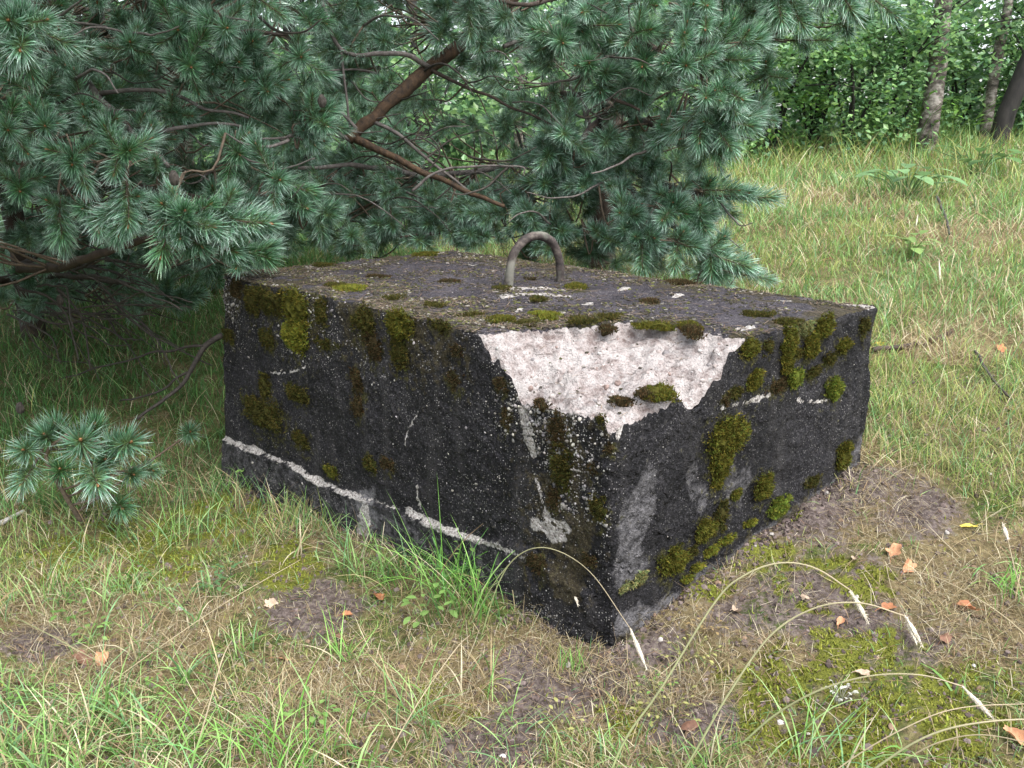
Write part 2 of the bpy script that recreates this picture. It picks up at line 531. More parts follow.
def poly_mask(P, face, pts, width, seed=0):
    """soft mask round a polyline of pixels lying on a face"""
    pts = np.array(pts, float)
    a, b, z = face_ab(face, pts[:, 0], pts[:, 1])
    W = b2w(a, np.clip(b, 0, LB), z)
    W = spline(W, max(12, len(W) * 4))
    nf = {'L': NL, 'R': NR, 'T': up}[face]
    width = width * 0.72
    flat = lambda X: X - (X @ nf)[:, None] * nf            # compare along the face only
    W = flat(W)
    Pn = flat(P) + 0.009 * np.stack([fbm(P, 30, 3, seed + k) for k in (1, 2, 3)], -1)
    d = np.full(len(P), 9.0)
    near = np.abs(Pn - W.mean(0)).max(1) < np.abs(W - W.mean(0)).max() + 0.1
    Q = Pn[near]
    dd = np.full(len(Q), 9.0)
    for A, B in zip(W[:-1], W[1:]):
        t = np.clip(((Q - A) @ (B - A)) / max((B - A) @ (B - A), 1e-9), 0, 1)
        dd = np.minimum(dd, np.linalg.norm(Q - A - t[:, None] * (B - A), axis=1))
    d[near] = dd
    w = width * (1 + 0.9 * fbm(P, 16, 2, seed + 9))
    return sstep(1.3, 0.5, d / np.maximum(w, 1e-4))

def build_block():
    st = 0.0065
    na, nb, nz = int(LA / st), int(LB / st), int(HH / st)
    V, Q, FACE = [], [], []
    off = 0
    def grid(f, n1, n2, tag):
        nonlocal off
        s, t = np.meshgrid(np.linspace(0, 1, n1 + 1), np.linspace(0, 1, n2 + 1), indexing='ij')
        V.append(np.stack(f(s, t), -1).reshape(-1, 3))
        i, j = np.meshgrid(np.arange(n1), np.arange(n2), indexing='ij')
        k = lambda i, j: off + i * (n2 + 1) + j
        Q.append(np.stack([k(i, j), k(i + 1, j), k(i + 1, j + 1), k(i, j + 1)], -1).reshape(-1, 4))
        off += (n1 + 1) * (n2 + 1); FACE.append(np.full((n1 + 1) * (n2 + 1), tag))
    o = lambda s: s * 0
    grid(lambda s, t: ((1 - s) * LA, o(s), t * HH), na, nz, 0)               # left face
    grid(lambda s, t: (o(s), s * LB, t * HH), nb, nz, 1)                     # right face
    grid(lambda s, t: (s * LA, (1 - t) * LB, o(s) + HH), na, nb, 2)          # top
    grid(lambda s, t: (s * LA, o(s) + LB, t * HH), na // 4, nz // 4, 3)      # back
    grid(lambda s, t: (o(s) + LA, (1 - s) * LB, t * HH), nb // 4, nz // 4, 4)
    L = np.concatenate(V); F = np.concatenate(Q); tag = np.concatenate(FACE)
    # rounded, uneven edges
    r = 0.016 + 0.008 * fbm(L, 8.0, 3, 40)
    ctr = np.array([LA, LB, HH]) / 2
    q = np.clip(L - ctr, -(ctr - r[:, None]), ctr - r[:, None])
    d = (L - ctr) - q
    L2 = ctr + q + r[:, None] * d / np.maximum(np.linalg.norm(d, axis=1, keepdims=True), 1e-9)
    # the break
    drop, qq = chip_drop(np.clip(L2[:, 0], 0, LA), np.clip(L2[:, 1], 0, LB))
    rough = sstep(1.05, 0.9, qq)
    z = L2[:, 2]
    L2[:, 2] = z * (HH - drop) / HH
    # lower pour standing out as a narrow ledge under the joint on the left face
    so = np.argsort(SEAM[0])
    seam_z = np.interp(L2[:, 0], SEAM[0][so], SEAM[2][so]) + 0.012 * fbm(L2, 12.0, 3, 51)
    under = sstep(0.007, -0.007, L2[:, 2] - seam_z) * (tag == 0) * sstep(0.02, 0.08, L2[:, 0])
    ridge = np.exp(-((L2[:, 2] - seam_z) / 0.012) ** 2) * (tag == 0) * sstep(0.1, 0.3, L2[:, 0])
    L2[:, 1] -= (0.020 + 0.010 * fbm(L2, 7.0, 3, 52)) * under + 0.004 * ridge
    W = b2w(L2[:, 0], L2[:, 1], L2[:, 2])
    # cast-concrete unevenness (same function of place on all faces, so the edges stay closed)
    amp = 1.0 + 0.0 * tag
    def v3(s, sd, o_=2): return np.stack([fbm(W, s, o_, sd), fbm(W, s, o_, sd + 100), fbm(W, s, o_, sd + 200)], -1)
    D = 0.013 * v3(3.0, 60, 3) + 0.0075 * v3(16.0, 61, 3) + 0.0045 * v3(60.0, 62)
    D += 0.010 * rough[:, None] * (np.array([0.3, 0.3, 1.0]) * np.abs(v3(26.0, 63, 3)))
    inside = sstep(1.0, 0.82, qq) * sstep(0.0, 0.02, drop)
    D += inside[:, None] * np.array([0, 0, 1.0]) * (0.055 * fbm(W, 11.0, 5, 71, 0.70))[:, None]
    near_edge = np.exp(-np.minimum(np.minimum(L2[:, 0], L2[:, 1]) ** 2 + 0, 1) / 0.004)
    D[:, 2] *= np.where(tag == 2, 0.75, 1.0)
    W = W + D
    # ---- wear with a shape of its own, measured on the faces
    pale = np.zeros(len(W)); pits = np.zeros(len(W)); earth = np.zeros(len(W)); grey = np.zeros(len(W))
    left, right, top = tag == 0, tag == 1, tag == 2
    def put(arr, sel, face, pts, w, k=1.0, sd=0):
        arr[sel] = np.maximum(arr[sel], 1.2 * k * poly_mask(W[sel], face, pts, w, sd))
    sx = list(zip([221, 240, 262, 280], [430, 437, 445, 452])); put(pale, left, 'L', sx, 0.013, 0.72, 11)
    put(pale, left, 'L', [(221, 430), (262, 447), (300, 461), (345, 486), (378, 497), (415, 510), (450, 527), (490, 540), (530, 557)], 0.0095, 0.50, 10)
    grey = np.maximum(grey, 0.42 * under * sstep(0.15, 0.5, L2[:, 0]))
    put(pale, left, 'L', [(305, 463), (325, 476), (350, 488), (372, 497), (378, 502)], 0.014, 0.74, 12)
    put(pale, left, 'L', [(376, 498), (380, 515), (376, 530)], 0.034, 0.7, 13)
    put(pale, left, 'L', [(415, 508), (430, 516), (450, 526), (462, 530)], 0.013, 0.82, 14)
    put(pale, left, 'L', [(462, 530), (490, 540), (520, 552)], 0.010, 0.75, 15)
    put(pale, left, 'L', [(520, 412), (526, 430), (533, 455)], 0.022, 1.0, 16)
    put(pale, left, 'L', [(536, 478), (545, 505), (549, 520)], 0.007, 0.75, 17)
    put(pale, left, 'L', [(537, 523), (548, 527), (560, 533)], 0.034, 0.9, 18)
    put(pale, left, 'L', [(548, 516), (566, 525)], 0.022, 0.8, 19)
    put(grey, left, 'L', [(378, 502), (382, 518), (376, 536)], 0.070, 1.0, 53)
    put(pale, left, 'L', [(421, 410), (412, 430), (409, 450)], 0.0045, 0.66, 20)
    put(pale, left, 'L', [(278, 372), (298, 372), (318, 362)], 0.006, 0.85, 21)
    put(pale, left, 'L', [(330, 357), (340, 359)], 0.004, 0.8, 22)
    put(pale, left, 'L', [(424, 485), (426, 505), (430, 512)], 0.007, 0.85, 23)
    put(pale, right, 'R', [(718, 408), (735, 404), (768, 396)], 0.009, 1.0, 24)
    put(pale, right, 'R', [(797, 400), (812, 403), (830, 400)], 0.009, 1.0, 25)
    put(pale, right, 'R', [(622, 425), (618, 435)], 0.022, 1.0, 26)
    put(grey, right, 'R', [(640, 490), (634, 530), (630, 570)], 0.085, 0.62, 27)
    put(grey, right, 'R', [(622, 630), (650, 618), (700, 585)], 0.065, 1.0, 28)
    put(grey, right, 'R', [(700, 585), (760, 535), (810, 500), (850, 470)], 0.030, 0.75, 48)
    put(grey, right, 'R', [(722, 470), (738, 500), (742, 480)], 0.05, 0.5, 29)
    put(grey, right, 'R', [(860, 445), (850, 460)], 0.05, 0.6, 30)
    put(grey, right, 'R', [(690, 470), (700, 510)], 0.05, 0.45, 31)
    put(pale, top, 'T', [(842, 304), (860, 305), (872, 309)], 0.030, 0.9, 32)
    put(pale, top, 'T', [(790, 301), (780, 300)], 0.014, 0.8, 33)
    put(pale, top, 'T', [(735, 327), (750, 326)], 0.022, 0.8, 34)
    put(pale, top, 'T', [(505, 292), (530, 289), (560, 291)], 0.055, 0.85, 35)
    put(pale, top, 'T', [(510, 298), (540, 296), (570, 297)], 0.03, 0.7, 36)
    put(pale, top, 'T', [(345, 267), (370, 264), (392, 262)], 0.012, 0.85, 37)
    put(pale, top, 'T', [(450, 263), (480, 265), (500, 264)], 0.010, 0.5, 38)
    for k, (x, y) in enumerate([(590, 303), (626, 289), (680, 296), (520, 309)]):
        put(pale, top, 'T', [(x - 3, y + 1), (x + 3, y - 1)], 0.020, 0.7, 40 + k)
    # dirt and thin moss film on the top: along the near edge and the back
    a_, b_ = L2[:, 0], L2[:, 1]
    e1 = sstep(0.34, 0.08, b_) + sstep(0.16, 0.02, a_) + sstep(LB - 0.35, LB - 0.05, b_) + sstep(LA - 0.4, LA - 0.05, a_)
    earth = np.where(top, np.clip(e1 + 0.45 * sstep(0.0, 0.4, fbm(W, 5.0, 4, 95)), 0, 1) * sstep(-0.35, 0.25, fbm(W, 9.0, 4, 90)), 0)
    edge_band = sstep(0.42, 0.02, HH - L2[:, 2]) * sstep(-0.25, 0.3, fbm(W * [1, 1, 0.3], 9.0, 3, 91))
    earth = np.where(left, edge_band * 0.8, earth)
    corner = np.exp(-((a_ - 0.10) / 0.24) ** 2) * left
    earth = np.maximum(earth, 0.9 * corner * sstep(-0.2, 0.3, fbm(W, 7.0, 3, 92)))
    foot = np.where(right, sstep(0.12, 0.0, W[:, 2] - gbase(W[:, 0], W[:, 1])), 0) * 0.8
    earth = np.maximum(earth, foot * sstep(-0.3, 0.2, fbm(W, 12, 3, 93)))
    broken = sstep(0.35, 0.65, inside * (top | left | right) + 0.0)
    broken = np.where(top, sstep(1.02, 0.97, qq) * (drop > 0.001), broken * 0)
    agg = np.clip(corner * 1.2 + 0.35 * np.exp(-((L2[:, 1]) / 0.05) ** 2) * right - 0.12 * right + 0.55 * left * sstep(0.35, 0.05, HH - L2[:, 2]), -0.3, 1)

    m, n, l, p = new_mat('tarred_concrete')
    tc = n.new('ShaderNodeTexCoord'); oc = tc.outputs['Object']
    def noise(sc, det=6.0, ro=0.65):
        x = N(n, 'ShaderNodeTexNoise', Scale=sc, Detail=det, Roughness=ro); l.new(oc, x.inputs['Vector']); return x.outputs[0]
    def attr(nm): return N(n, 'ShaderNodeAttribute', attribute_name=nm).outputs['Fac']
    nA, nB, nC = noise(5.0), noise(38.0), noise(130.0, 4.0)
    tar = ramp(n, [(0.40, (0.0032, 0.0032, 0.0036)), (0.50, (0.0095, 0.0090, 0.0105)), (0.60, (0.034, 0.032, 0.036)), (0.70, (0.11, 0.105, 0.105))])
    mixn = math_n(n, l, 'ADD', math_n(n, l, 'MULTIPLY', nA, 0.35), math_n(n, l, 'MULTIPLY', nC, 0.65))
    l.new(mixn, tar.inputs[0]); c = tar.outputs[0]
    # top greyer and more violet than the sides: sky reflection put into its colour
    topc = ramp(n, [(0.36, (0.012, 0.0105, 0.013)), (0.48, (0.036, 0.032, 0.038)), (0.58, (0.070, 0.062, 0.072)), (0.72, (0.16, 0.147, 0.155))]); l.new(mixn, topc.inputs[0])
    c = mixc(n, l, attr('top'), c, topc.outputs[0])
    # rain streaks and grey-brown weathering on the sides
    mp = n.new('ShaderNodeMapping'); mp.inputs['Scale'].default_value = (16, 16, 1.6); l.new(oc, mp.inputs[0])
    ns = N(n, 'ShaderNodeTexNoise', Scale=1.0, Detail=5.0, Roughness=0.6); l.new(mp.outputs[0], ns.inputs['Vector'])
    st_ = ramp(n, [(0.50, g3(0)), (0.72, g3(0.6))]); l.new(ns.outputs[0], st_.inputs[0])
    c = mixc(n, l, math_n(n, l, 'MULTIPLY', st_.outputs[0], math_n(n, l, 'SUBTRACT', 1.0, attr('top'))), c, (0.045, 0.042, 0.042))
    # fine pale sand grains showing in the tar
    vo = N(n, 'ShaderNodeTexVoronoi', Scale=150.0); l.new(oc, vo.inputs['Vector'])
    sp = ramp(n, [(0.24, g3(1)), (0.36, g3(0))]); l.new(vo.outputs['Distance'], sp.inputs[0])
    clump = ramp(n, [(0.40, g3(0.12)), (0.60, g3(1.25))]); l.new(noise(9.0, 5.0, 0.7), clump.inputs[0])
    sx_ = n.new('ShaderNodeSeparateColor'); l.new(vo.outputs['Color'], sx_.inputs[0])
    sel = ramp(n, [(0.60, g3(0)), (0.72, g3(1))]); l.new(sx_.outputs[0], sel.inputs[0])
    spk = math_n(n, l, 'MULTIPLY', sp.outputs[0], math_n(n, l, 'MULTIPLY', sel.outputs[0], math_n(n, l, 'MULTIPLY', math_n(n, l, 'ADD', 0.55, attr('agg')), clump.outputs[0])), True)
    c = mixc(n, l, spk, c, (0.34, 0.325, 0.31))
    # greyer bands where the coat has weathered thin
    def crisp(a, k=1.2, lo=0.38, hi=0.62, nn=None):
        f = math_n(n, l, 'ADD', a, math_n(n, l, 'MULTIPLY', math_n(n, l, 'SUBTRACT', nn or nB, 0.5), k))
        r_ = ramp(n, [(lo, g3(0)), (hi, g3(1))]); l.new(f, r_.inputs[0]); return r_.outputs[0]
    gr = ramp(n, [(0.3, (0.075, 0.072, 0.078)), (0.7, (0.24, 0.23, 0.235))]); l.new(nC, gr.inputs[0])
    c = mixc(n, l, math_n(n, l, 'MULTIPLY', crisp(attr('grey'), 2.6, 0.25, 1.2), 0.7), c, gr.outputs[0])
    ea = ramp(n, [(0.3, (0.016, 0.012, 0.008)), (0.55, (0.050, 0.040, 0.020)), (0.75, (0.115, 0.105, 0.060))]); l.new(nC, ea.inputs[0])
    c = mixc(n, l, math_n(n, l, 'MULTIPLY', crisp(attr('earth'), 2.6, 0.42, 0.75), 0.85), c, ea.outputs[0])
    pa = ramp(n, [(0.36, (0.12, 0.105, 0.095)), (0.46, (0.30, 0.275, 0.255)), (0.58, (0.46, 0.435, 0.41))]); l.new(nC, pa.inputs[0])
    c = mixc(n, l, crisp(attr('pale'), 2.0, 0.36, 0.60), c, pa.outputs[0])
    # thin moss film round the cushions
    fm = ramp(n, [(0.36, (0.014, 0.012, 0.005)), (0.5, (0.040, 0.038, 0.010)), (0.66, (0.085, 0.080, 0.020))]); l.new(nC, fm.inputs[0])
    c = mixc(n, l, crisp(attr('film'), 2.8, 0.45, 0.85), c, fm.outputs[0])
    # pale broken concrete
    br = ramp(n, [(0.38, (0.15, 0.115, 0.105)), (0.45, (0.27, 0.232, 0.22)), (0.54, (0.375, 0.343, 0.33))])
    l.new(math_n(n, l, 'ADD', math_n(n, l, 'MULTIPLY', nB, 0.5), math_n(n, l, 'MULTIPLY', noise(14.0), 0.5)), br.inputs[0])
    c = mixc(n, l, crisp(attr('broken'), 0.55, 0.45, 0.55), c, br.outputs[0])
    l.new(c, p.inputs['Base Color'])
    rr = ramp(n, [(0.3, g3(0.62)), (0.7, g3(0.9))]); l.new(nB, rr.inputs[0]); l.new(rr.outputs[0], p.inputs['Roughness'])
    p.inputs['Specular IOR Level'].default_value = 0.22
    hh = math_n(n, l, 'ADD', math_n(n, l, 'ADD', nB, math_n(n, l, 'MULTIPLY', nC, 0.6)), math_n(n, l, 'MULTIPLY', sp.outputs[0], 0.25))
    b = N(n, 'ShaderNodeBump', Strength=1.0, Distance=0.013); l.new(hh, b.inputs['Height']); l.new(b.outputs[0], p.inputs['Normal'])

    root = obj('concrete_block', None, label='black tarred concrete block with a broken pale corner and iron loop, moss on its sides', cat='concrete block',
               loc=(NB[0], NB[1], 0))
    topw = np.where(top, sstep(0.0, 0.03, np.minimum(np.minimum(a_, b_), 1)), 0)
    me = make_mesh('block_body', W - np.array([NB[0], NB[1], 0]), F, m, smooth=True,
                   attrs={'pale': pale, 'earth': earth, 'grey': grey, 'broken': broken, 'agg': agg, 'top': topw})
    obj('body', me, root)
    return root, W, tag, L2, qq, drop, agg, F

BLOCK, BW, BTAG, BL, BQ, BDROP, BAGG, BF_ = build_block()
BORG = np.array([NB[0], NB[1], 0])

def _normals():
    A = BW[BF_]
    n_ = unit(np.cross(A[:, 2] - A[:, 0], A[:, 3] - A[:, 1]))
    return n_
BFN = _normals(); BFC = BW[BF_].mean(1); BFT = BTAG[BF_[:, 0]]
for _t, _dirn in ((0, NL), (1, NR), (2, up)):
    _s = BFT == _t
    if (BFN[_s] @ _dirn).mean() < 0: BFN[_s] *= -1

def block_hit(u, v, faces=(0, 1, 2)):
    """the place on the block seen at a pixel: nearest built facet to the ray"""
    d = unit(ray(u, v))
    s = np.isin(BFT, faces) & (BFN @ d < 0.1)
    q = BFC[s] - CAM
    t = q @ d
    off = np.linalg.norm(q - t[:, None] * d, axis=1)
    k = np.where(off < max(off.min() * 1.5, 0.008))[0]
    k = k[np.argmin(t[k])]
    i = np.where(s)[0][k]
    return BFC[i], BFN[i], BFT[i]

# ------------------------------------------------------------------ iron lifting loop
def build_loop():
    m, n, l, p = new_mat('weathered_iron')
    tc = n.new('ShaderNodeTexCoord')
    nz = N(n, 'ShaderNodeTexNoise', Scale=30.0, Detail=8.0, Roughness=0.75); l.new(tc.outputs['Object'], nz.inputs['Vector'])
    nl = N(n, 'ShaderNodeTexNoise', Scale=9.0, Detail=3.0); l.new(tc.outputs['Object'], nl.inputs['Vector'])
    rp = ramp(n, [(0.36, (0.012, 0.009, 0.008)), (0.5, (0.042, 0.031, 0.027)), (0.64, (0.115, 0.095, 0.080))]); l.new(nz.outputs[0], rp.inputs[0])
    lr = ramp(n, [(0.5, g3(0)), (0.62, g3(1))]); l.new(nl.outputs[0], lr.inputs[0])
    l.new(mixc(n, l, math_n(n, l, 'MULTIPLY', lr.outputs[0], 0.6), rp.outputs[0], (0.19, 0.19, 0.155)), p.inputs['Base Color'])
    p.inputs['Roughness'].default_value = 0.8
    p.inputs['Metallic'].default_value = 0.0
    b = N(n, 'ShaderNodeBump', Strength=0.8, Distance=0.004); l.new(nz.outputs[0], b.inputs['Height']); l.new(b.outputs[0], p.inputs['Normal'])
    A = on_plane(509, 286, NT, up); B = on_plane(560, 280, NT, up)
    w = B - A
    def pt(s, h): return A + w * s + up * h
    h = 50 / FPX * float((A - CAM)[1])
    K = [pt(-0.03, -0.06), pt(-0.01, 0.0), pt(0.02, 0.35 * h), pt(0.10, 0.66 * h), pt(0.30, 0.90 * h), pt(0.58, 0.955 * h), pt(0.83, 0.80 * h), pt(0.96, 0.50 * h), pt(1.0, 0.22 * h), pt(1.01, 0.0), pt(1.01, -0.06)]
    V, T, Q = tube(spline(K, 60), 0.0170, 16, wob=0.16, seed=4)
    mb = MB(); mb.add(V - BORG, T, Q)
    obj('lifting_loop', mb.mesh('lifting_loop', m, True), BLOCK, label='rusty iron lifting loop cast into the top')
build_loop()

# ------------------------------------------------------------------ pebbles showing in the concrete, moss cushions on the block
def ico(sub=1):
    t = (1 + 5 ** 0.5) / 2
    V = unit(np.array([(-1, t, 0), (1, t, 0), (-1, -t, 0), (1, -t, 0), (0, -1, t), (0, 1, t), (0, -1, -t), (0, 1, -t), (t, 0, -1), (t, 0, 1), (-t, 0, -1), (-t, 0, 1)], float))
    F = [(0, 11, 5), (0, 5, 1), (0, 1, 7), (0, 7, 10), (0, 10, 11), (1, 5, 9), (5, 11, 4), (11, 10, 2), (10, 7, 6), (7, 1, 8), (3, 9, 4), (3, 4, 2), (3, 2, 6), (3, 6, 8), (3, 8, 9), (4, 9, 5), (2, 4, 11), (6, 2, 10), (8, 6, 7), (9, 8, 1)]
    V = list(map(tuple, V))
    for _ in range(sub):
        F2, mid = [], {}
        def m(a, b):
            k = (min(a, b), max(a, b))
            if k not in mid:
                V.append(tuple(unit(np.array(V[a]) + np.array(V[b])))); mid[k] = len(V) - 1
            return mid[k]
        for a, b, c in F:
            x, y, z = m(a, b), m(b, c), m(c, a)
            F2 += [(a, x, z), (b, y, x), (c, z, y), (x, y, z)]
        F = F2
    return np.array(V), np.array(F)
ICO0, ICO1, ICO2 = ico(0), ico(1), ico(2)

M_PEB = leafy_mat('pebble', rough=0.8, trans=0, var=0.3, scale=80)

def build_pebbles():
    fw = np.maximum(BAGG[BF_].mean(1), 0) + 0.12 * (BFT == 0) + 0.008 * (BFT == 1)
    fw = fw * np.isin(BFT, (0, 1)) * (BFC[:, 2] > -0.05)
    fw *= 0.03 + np.clip(fbm(BFC, 5.0, 4, 15) * 2 + 0.3, 0, 1.3) ** 1.5
    k = RNG.choice(len(fw), 2700, replace=False, p=fw / fw.sum())
    mb = MB()
    V0, F0 = ICO0
    sizes = 0.0015 + (0.0026 + 0.0034 * np.clip(fw[k] * 1.2, 0, 1)) * RNG.random(len(k)) ** 2.2 + 0.0045 * (RNG.random(len(k)) < 0.02)
    for i, s in zip(k, sizes):
        sc = s * np.array([RNG.uniform(0.8, 1.4), RNG.uniform(0.5, 1), RNG.uniform(0.5, 0.9)])
        R = RNG.normal(size=(3, 3)); Rq, _ = np.linalg.qr(R)
        g = RNG.uniform(0.07, 0.36)
        if RNG.random() < 0.35: g *= 0.45
        c = np.array([g, g * RNG.uniform(0.90, 0.98), g * RNG.uniform(0.78, 0.95)])
        mb.add((V0 * sc) @ Rq.T + BFC[i] + BFN[i] * s * -0.10 - BORG, F0, c=c)
    o = obj('exposed_pebbles', mb.mesh('exposed_pebbles', M_PEB, True), BLOCK, kind='stuff')
build_pebbles()

def build_aggregate():
    """stones sitting in the broken corner"""
    s = np.where((BFT == 2) & (BQ[BF_].mean(1) < 0.95))[0]
    mb = MB(); V0, F0 = ICO1
    for i in RNG.choice(s, 150, replace=False):
        z = RNG.uniform(0.003, 0.008) + 0.006 * (RNG.random() < 0.12)
        Rq, _ = np.linalg.qr(RNG.normal(size=(3, 3)))
        V = (V0 * z * RNG.uniform(0.6, 1.0, 3) * (1 + 0.2 * noise3(V0, 2.0, int(i)))[:, None]) @ Rq.T + BFC[i] - BFN[i] * z * 0.25 - BORG
        c = np.array([(0.32, 0.28, 0.265), (0.26, 0.22, 0.205), (0.22, 0.16, 0.14), (0.17, 0.155, 0.155), (0.38, 0.36, 0.345)])[RNG.choice(5, p=[0.35, 0.2, 0.15, 0.1, 0.2])]
        mb.add(V, F0, c=c)
    obj('broken_aggregate', mb.mesh('broken_aggregate', M_PEB, True), BLOCK, kind='stuff')
build_aggregate()

M_MOSS = leafy_mat('moss', rough=0.9, trans=0.12, var=0.35, spec=0.1, scale=60)

def moss_cushion(c0, nrm, ax, ay, bulge, colr, dens=1.0, seed=0, ragged=0.5, upright=0.0):
    """a cushion of short leafy spikes round c0 on a surface with normal nrm; ax, ay half sizes along the side / up the face"""
    rng = np.random.default_rng(seed)
    t1 = np.cross(up, nrm)
    t1 = unit(t1) if np.linalg.norm(t1) > 0.2 else np.array([1.0, 0, 0])
    t2 = np.cross(nrm, t1)
    area = math.pi * ax * ay
    n = int(np.clip(area * 260000 * dens, 60, 2600))
    p = rng.uniform(-1.25, 1.25, (n * 2, 2))
    r = np.hypot(p[:, 0], p[:, 1])
    q3 = np.stack([p[:, 0] * ax, p[:, 1] * ay, np.full(len(p), seed * 0.37)], -1)
    lim = 0.85 + ragged * fbm(q3, 1.3 / max(min(ax, ay), 0.01), 3, seed) + 0.22 * np.abs(rng.normal(size=len(p)))
    lump = 0.75 + 0.5 * fbm(q3, 45.0, 2, seed + 5)
    k = r < lim
    p, r, lim, lump = p[k], r[k], lim[k], lump[k]
    hgt = bulge * np.sqrt(np.clip(1 - (r / lim) ** 2, 0, 1)) * lump
    base = c0 + p[:, :1] * ax * t1 + p[:, 1:] * ay * t2 + hgt[:, None] * nrm
    m = len(p)
    d = unit(nrm * 0.8 + up * (0.25 + upright) + rng.normal(0, 0.55, (m, 3)) + (p[:, :1] * t1 + p[:, 1:] * t2) * 0.5)
    Ls = rng.uniform(0.0045, 0.0105, m)
    sd = unit(np.cross(d, rng.normal(size=(m, 3))))
    w = 0.0016 + 0.0012 * rng.random(m)
    V = np.stack([base - sd * w[:, None] - d * 0.002, base + sd * w[:, None] - d * 0.002, base + d * Ls[:, None]], 1).reshape(-1, 3)
    T = np.arange(m * 3).reshape(-1, 3)
    cc = np.asarray(colr)[None] * (0.55 + 0.75 * rng.random((m, 1))) * (0.75 + 0.5 * sstep(-0.5, 0.5, lump - 0.75))[:, None]
    cc[:, 0] *= 1 + 0.25 * rng.normal(size=m).clip(-1, 1)
    C = np.repeat(cc, 3, axis=0)
    mb = MB()
    mb.add(V, T, c=C)
    # a lumpy body under the spikes
    V0, F0 = ICO2
    kb = 0.80 - 0.25 * ragged
    B = c0 + V0[:, :1] * ax * kb * t1 + V0[:, 1:2] * ay * kb * t2 + V0[:, 2:] * nrm * bulge * 0.8
    B = B + 0.22 * min(ax, ay) * np.stack([noise3(B, 50, seed + k) for k in range(3)], -1)
    mb.add(B, F0, c=np.asarray(colr) * 0.6)
    return mb

OL, OLD, YG, BR, BG, LG = (0.090, 0.088, 0.015), (0.056, 0.052, 0.013), (0.14, 0.145, 0.022), (0.054, 0.040, 0.018), (0.115, 0.14, 0.022), (0.17, 0.175, 0.07)
MOSSES = [
    (297, 309, 13, 19, OL), (294, 335, 11, 15, YG), (270, 302, 15, 12, OLD), (267, 338, 7, 9, OLD), (263, 413, 18, 14, OLD), (252, 408, 9, 10, OLD), (265, 388, 6, 12, OLD), (296, 393, 10, 8, OLD),
    (326, 345, 11, 5, OLD), (365, 322, 11, 15, OLD), (372, 345, 9, 13, BR), (400, 325, 11, 15, OL), (398, 350, 8, 16, OLD), (357, 385, 7, 14, BR), (356, 408, 6, 9, BR), (439, 326, 11, 6, OLD),
    (299, 439, 8, 8, OLD), (330, 471, 6, 6, OL), (369, 463, 6, 8, OLD), (227, 336, 5, 6, OLD), (386, 465, 7, 6, BR), (453, 381, 8, 9, BR), (250, 300, 6, 12, OLD), (235, 292, 5, 10, BR), (320, 310, 6, 12, OLD),
    (556, 432, 9, 20, BR), (560, 470, 10, 22, OLD), (553, 500, 7, 12, BR), (597, 508, 8, 13, OLD), (592, 470, 5, 7, BR), (536, 560, 9, 11, BR), (588, 560, 7, 7, BR), (506, 420, 6, 10, BR), (500, 385, 7, 8, BR), (540, 405, 7, 5, BR), (600, 420, 6, 5, OLD), (454, 350, 6, 6, BR), (612, 450, 4, 6, BR),
    (727, 435, 18, 18, OL), (722, 462, 11, 16, OL), (719, 482, 7, 7, OL), (765, 486, 8, 12, OL), (738, 495, 5, 5, OL), (707, 528, 9, 11, OL), (722, 518, 7, 14, OLD), (789, 345, 6, 17, OL), (789, 366, 5, 9, OL), (751, 347, 8, 10, OL),
    (756, 380, 8, 9, OL), (781, 387, 11, 7, BR), (797, 378, 7, 9, BG), (824, 326, 8, 10, OL), (835, 388, 8, 10, BG), (813, 346, 6, 12, OL), (844, 346, 6, 7, OL), (769, 348, 4, 7, OLD), (738, 393, 7, 6, OLD), (866, 327, 4, 8, OLD), (805, 330, 8, 6, LG), (832, 360, 6, 6, OLD), (800, 352, 5, 6, OLD), (815, 372, 6, 6, OLD), (728, 400, 5, 6, BR),
    (780, 507, 10, 9, BG), (674, 561, 14, 13, OL), (642, 578, 8, 6, LG), (625, 590, 6, 4, LG), (694, 552, 7, 6, OLD), (728, 540, 8, 4, YG), (712, 552, 7, 5, YG), (752, 524, 6, 4, YG), (700, 568, 7, 4, YG), (845, 455, 6, 12, OL), (815, 482, 7, 6, OLD), (690, 578, 6, 4, YG),
    (655, 390, 17, 9, OL), (645, 394, 9, 6, BR), (625, 401, 13, 4, BR), (691, 334, 9, 8, BR), (660, 323, 22, 5, OL), (688, 324, 9, 4, OL), (498, 317, 14, 4, OL), (545, 314, 14, 4, YG), (532, 321, 18, 4, OLD), (585, 318, 16, 4, OLD), (611, 316, 14, 4, OLD), (470, 313, 12, 3, OLD),
    (577, 286, 9, 5, OL), (502, 287, 8, 4, OLD), (349, 287, 13, 4, YG), (335, 284, 9, 3, OLD), (540, 297, 8, 3, OLD), (430, 303, 14, 3, OLD), (395, 296, 10, 3, OLD), (680, 281, 12, 3, BR), (325, 262, 9, 3, OLD), (425, 250, 10, 3, OL), (760, 312, 14, 3, OLD), (790, 320, 12, 3, OLD), (530, 278, 7, 2, BR), (650, 300, 8, 3, BR), (450, 280, 9, 2, BR), (605, 330, 9, 4, BR), (378, 275, 10, 2, BR)]
FILM = np.zeros(len(BW))
